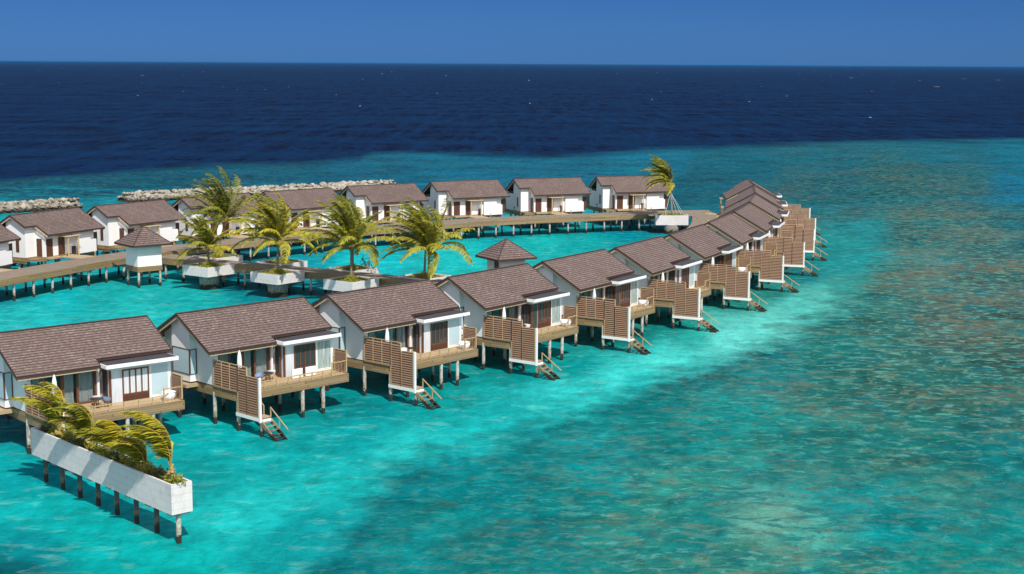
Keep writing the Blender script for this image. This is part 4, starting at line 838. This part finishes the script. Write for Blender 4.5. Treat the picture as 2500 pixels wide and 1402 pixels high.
def planter_box(name, c, ang, half, z0, z1, label, drum=True, hx=None):
    hx = hx or half; e = empty(name, (c[0], c[1], 0), ang); t = .13; m = MB()
    m.box(-hx, hx, -half, -half + t, z0, z1).box(-hx, hx, half - t, half, z0, z1).box(-hx, -hx + t, -half + t, half - t, z0, z1).box(hx - t, hx, -half + t, half - t, z0, z1).box(-hx + t, hx - t, -half + t, half - t, z0, z0 + .15)
    m.build('box', 'planter', e); MB().box(-hx + t, hx - t, -half + t, half - t, z0 + .2, z1 - .16).build('soil', 'soil', e)
    if drum: MB().tube([(0, 0, -1.2), (0, 0, z0)], 1.18, 28).build('drum', 'drum', e, smooth=False)
    return tag(e, label, 'planter', 'white square planters along the linking boardwalk')
PL = [((-36.3, 180.2), 'nearer-left', 'leftmost planter on the near side of the linking boardwalk'), ((-27.2, 174.45), '', 'middle planter on the near side of the linking boardwalk'), ((-18.05, 168.85), '', 'third near-side planter, half behind the roof of the third front villa'),
      ((-9.1, 163.4), '', 'near-side planter hidden behind the roof of the fourth front villa'), ((-36.9, 188.8), '', 'leftmost planter on the far side of the linking boardwalk'), ((-28.1, 183.6), '', 'second planter on the far side of the linking boardwalk'),
      ((-18.9, 178.0), '', 'third planter on the far side, with a dark leafy shrub'), ((-10.0, 171.6), '', 'rightmost planter on the far side of the linking boardwalk')]
for i, (c, _, lb) in enumerate(PL):
    planter_box('square_planter', c, R(53 if i < 4 else 51), 2.2, 1.75, 2.9, 'white square ' + lb)
    bush('ground_cover', (c[0], c[1], 2.70), 1.9, 1.9, .22, 50 + i, 'leaf', 'low ground cover, ' + lb.split(',')[0].replace('on the ', ''), 'ground cover', 1100, .09, .45, kind='stuff', stems=False)
    bush('shrub', (c[0] + .1, c[1] - .25, 2.72), .7, .7, .75, 70 + i, 'leaf', 'yellow-green palm-foot shrub, ' + lb.split(',')[0].replace('on the ', '').replace(' hidden behind the roof of the fourth', ' behind the fourth'), 'shrub', 420, .09, .65, group='shrubs at the palm feet')
PALMS = [  # base xy, crown offset, crown z, L, fronds, wind, yellow
 ((-36.3, 180.2), (-.1, 0), 4.8, 4.6, 22, .6, .25, 'short palm in the leftmost near-side planter'),
 ((-27.2, 174.45), (.1, 0), 6.3, 5.9, 32, .75, .5, 'yellowing palm in the middle near-side planter'),
 ((-18.05, 168.85), (.0, 0), 6.3, 6.1, 32, .6, .3, 'palm in the third near-side planter, upright fronds'),
 ((-9.1, 163.4), (.1, 0), 6.7, 5.9, 32, .8, .35, 'palm at the right end, rising behind the third front villa roof'),
 ((-36.9, 188.8), (1.0, 0), 7.0, 6.6, 32, .65, .08, 'tallest dark palm with upright crown, leftmost far-side planter'),
 ((-28.1, 183.6), (-.2, 0), 6.0, 5.2, 22, .75, .35, 'palm partly behind the yellowing palm, second far-side planter'),
 ((-18.9, 178.0), (.2, 0), 6.6, 5.5, 24, .6, .08, 'dark palm half behind another, third far-side planter'),
 ((-10.0, 171.6), (.2, 0), 6.7, 5.4, 26, .85, .2, 'windblown palm in the rightmost far-side planter')]
for i, (b, off_, cz, L_, nf, wd, ye, lb) in enumerate(PALMS):
    palm('palm_tree', (b[0], b[1], 2.6), (b[0] + off_[0], b[1] + off_[1], cz), 100 + i, nf, L_, wd, lb, yellow=ye)
bush('shrub', (-17.1, 177.2, 2.7), 1.0, .9, 1.9, 91, 'leafdark', 'open dark-leaved shrub beside the palm in the third far-side planter', 'shrub', 130, .16, .05)
# far planter with the staked palm
planter_box('trough_planter', (25.55, 242.7), 0, 0.95, 1.45, 3.0, 'white trough planter at the boardwalk bend holding the staked palm', True, 2.6)
FP = palm('palm_tree', (25.6, 242.6, 2.7), (25.15, 242.7, 8.0), 131, 24, 5.6, 0.95, 'lone tall palm with guy ropes at the boardwalk bend', left=True, yellow=.18, group='palms in planters', rad=.15)
for k, (dx, dy) in enumerate(((-1.2, -.5), (1.5, -.5), (2.0, .5), (.9, .6))):
    tag(MB().tube([(25.3, 242.7, 6.6), (25.6 + dx, 242.6 + dy, 2.95)], .022, 5).build('guy_rope', 'rope'), '%s pale guy rope staking the lone palm' % ('leftmost', 'third', 'rightmost', 'second')[k], 'rope', 'guy ropes of the lone palm')
bush('ground_cover', (25.5, 242.6, 2.85), 2.3, .8, .5, 60, 'leaf', 'tufts of green plants in the trough planter at the bend', 'ground cover', 500, .12, .4, kind='stuff', stems=False)

# long planter in the foreground
ang = math.atan2(13.2, -12.0)           # along the trough, from its near end
A0 = Vector((-18.93, 82.05, 0)); AX = Vector((math.cos(ang), math.sin(ang), 0)); PX = Vector((AX.y, -AX.x, 0)); LEN = 17.8; WD = 1.32
cen = A0 + AX * LEN / 2 + PX * WD / 2
e = empty('long_planter', (cen.x, cen.y, 0), ang); hx, hy, t = LEN / 2, WD / 2, .13; m = MB()
m.box(-hx, hx, -hy, -hy + t, 1.85, 3.6).box(-hx, hx, hy - t, hy, 1.85, 3.6).box(-hx, -hx + t, -hy + t, hy - t, 1.85, 3.6).box(hx - t, hx, -hy + t, hy - t, 1.85, 3.6).box(-hx + t, hx - t, -hy + t, hy - t, 1.85, 2.0)
m.build('trough', 'planter', e); MB().box(-hx + t, hx - t, -hy + t, hy - t, 2.1, 3.42).build('soil', 'soil', e)
for k in range(8):
    x = -hx + .55 + k * (LEN - 1.1) / 7 if k else -hx + .45
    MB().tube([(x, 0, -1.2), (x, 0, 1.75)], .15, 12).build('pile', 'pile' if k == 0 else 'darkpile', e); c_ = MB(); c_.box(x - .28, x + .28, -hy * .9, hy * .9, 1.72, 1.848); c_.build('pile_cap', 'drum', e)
tag(e, 'long white concrete trough planter on dark piles in the left foreground', 'planter')
def onp(s, side=0.0, z=3.42): q = cen + AX * (s - hx) + PX * side; return (q.x, q.y, z)
LPALM = [(0.55, 4.35, (-.35, .1), 4.3, 1.35, .6), (3.9, 3.75, (-.15, 0), 2.7, 1.5, .6), (6.3, 3.8, (-.2, 0), 3.1, 1.5, .55), (10.4, 3.9, (-.25, 0), 3.3, 1.4, .3), (14.7, 4.0, (-.2, 0), 4.0, 1.15, .55)]
for i, (s_, cz, of, L_, wd, ye) in enumerate(LPALM):
    b = onp(s_); palm('palm_tree', b, (b[0] + of[0], b[1] + of[1], cz), 200 + i, 7, L_, wd * 1.25, 'young windswept palm in the long planter, %s from its near end' % ORD[i], yellow=ye, group='young palms in the long planter', width=.9, rad=.06)
for i in range(11):
    s_ = 0.7 + i * 1.62; b = onp(s_, random.uniform(-.15, .15))
    dk = i % 3 == 1
    bush('shrub', b, .85, .42, .55 + .3 * random.random(), 300 + i, 'leafdark' if dk else 'leaf', '%s shrub in the long planter, %s from its near end' % ('dark' if dk else 'bright green', ORD[i]), 'shrub', 330, .10, .12 if dk else .45, group='shrubs in the long planter', ang=ang)

# ------------------------------------------------------------------ breakwaters
def rock_mesh(seed):
    rr = random.Random(seed); bm = bmesh.new(); bmesh.ops.create_icosphere(bm, subdivisions=2, radius=1.0)
    planes = [(Vector((rr.uniform(-1, 1), rr.uniform(-1, 1), rr.uniform(-1, 1))).normalized(), rr.uniform(.62, .9)) for _ in range(11)]
    for v in bm.verts:
        for n_, d_ in planes:
            k = v.co.dot(n_)
            if k > d_: v.co -= n_ * (k - d_)
        v.co *= rr.uniform(.97, 1.03)
    me = bpy.data.meshes.new('boulder'); bm.to_mesh(me); bm.free(); me.materials.append(MT['rock']); return me
RM = [rock_mesh(k) for k in range(9)]
def breakwater(line, count, label, group, seed, ht=1.8, half=3.2, core_label=''):
    rr = random.Random(seed); P = [Vector(p) for p in line]; S = [0]
    for a, b in zip(P, P[1:]): S.append(S[-1] + (b - a).length)
    def at(s):
        for i in range(len(P) - 1):
            if s <= S[i + 1] or i == len(P) - 2:
                t = (s - S[i]) / (S[i + 1] - S[i]); d = (P[i + 1] - P[i]).normalized(); return P[i].lerp(P[i + 1], t), Vector((-d.y, d.x))
    # rubble core
    m = MB(); n = 24; rows = []
    for k in range(n + 1):
        s = S[-1] * k / n; c, nr = at(s); h = ht * .66 * min(1, (s + .3) / 5, (S[-1] - s + .3) / 5); w_ = half * .9
        rows.append([(c + nr * w_, -.4), (c + nr * w_ * .4, h), (c - nr * w_ * .4, h), (c - nr * w_, -.4)])
    for ra, rb in zip(rows, rows[1:]):
        for j in range(3): m.face([(ra[j][0].x, ra[j][0].y, ra[j][1]), (rb[j][0].x, rb[j][0].y, rb[j][1]), (rb[j + 1][0].x, rb[j + 1][0].y, rb[j + 1][1]), (ra[j + 1][0].x, ra[j + 1][0].y, ra[j + 1][1])])
    for k in range(900):
        c, nr = at(rr.uniform(.3, S[-1] - .3)); f_ = rr.uniform(-1, 1); z_ = (1 - abs(f_)) * ht * .95; q = c + nr * f_ * half * .95; r_ = rr.uniform(.2, .5); z_ = min(z_, ht * .85)
        ax = [Vector((rr.uniform(-1, 1), rr.uniform(-1, 1), rr.uniform(-1, 1))).normalized() * r_ for _ in range(7)]; ce = Vector((q.x, q.y, z_))
        tp = ce + Vector((0, 0, r_)); bt = ce - Vector((0, 0, r_)); rg = [ce + Vector((math.cos(j * 1.2566) * r_ * rr.uniform(.8, 1.3), math.sin(j * 1.2566) * r_ * rr.uniform(.8, 1.3), rr.uniform(-.4, .4) * r_)) for j in range(5)]
        for j in range(5): m.face([rg[j], rg[(j + 1) % 5], tp]); m.face([rg[(j + 1) % 5], rg[j], bt])
    tag(m.build('rubble', 'rock'), core_label, 'rubble', kind='stuff')
    near = -1 if at(S[-1] / 2)[1].y > 0 else 1
    lanes = [(-1.0, .2), (-.82, .75), (-.62, 1.3), (-.4, 1.85), (-.12, 2.1), (.18, 2.1), (.5, 1.6)]
    per = count // len(lanes); 
    for li, (f_, z) in enumerate(lanes):
        for k in range(per):
            s = S[-1] * (k + .5 + rr.uniform(-.3, .3)) / per; s = min(max(s, .2), S[-1] - .2); c, nr = at(s); tp = min(1, (s + 1.2) / 5, (S[-1] - s + 1.2) / 5)
            q = c + nr * (-near) * half * f_ * -1 * tp
            o = bpy.data.objects.new('boulder', RM[rr.randrange(len(RM))]); COL.objects.link(o)
            sp = S[-1] / per * .5; z_ = z * tp * ht / 2.1
            o.location = (q.x + rr.uniform(-.2, .2), q.y + rr.uniform(-.2, .2), z_ - .35 + rr.uniform(-.12, .15)); b_ = max(.42, min(.66, sp * 1.0)) * rr.uniform(.75, 1.25)
            o.scale = (b_, b_ * rr.uniform(.8, 1.1), b_ * rr.uniform(.65, .85)); o.rotation_euler = (rr.uniform(-.4, .4), rr.uniform(-.4, .4), rr.uniform(0, 6.28))
            tag(o, label, 'boulder', group)
breakwater([(-106, 256), (-96, 267.0), (-89, 273.5), (-80.5, 281.5)], 119, 'pale grey boulder heaped in the short breakwater at the left edge', 'boulders of the short left breakwater', 5, core_label='dark rubble between the boulders of the short left breakwater')
breakwater([(-75.5, 293), (-64, 302), (-50, 311.5), (-38, 319.5), (-25.5, 330)], 175, 'pale grey boulder heaped in the long breakwater behind the rear villas', 'boulders of the long rear breakwater', 9, core_label='dark rubble between the boulders of the long rear breakwater')

# ------------------------------------------------------------------ haze over the open sea
hz = MB(); hz.box(-59000, 59000, -59000, 59000, -1.0, 31.0); g = G('sea_haze')
pv = g.n('VolumePrincipled', {'Color': (0.06, 0.27, 0.62, 1), 'Density': 2.2e-5, 'Anisotropy': 0.0}); g.t.links.new(pv.outputs[0], g.out.inputs['Volume']); MT['haze'] = g.m
tag(hz.build('haze', 'haze'), 'thin blue haze lying over the far sea', 'haze', kind='stuff')
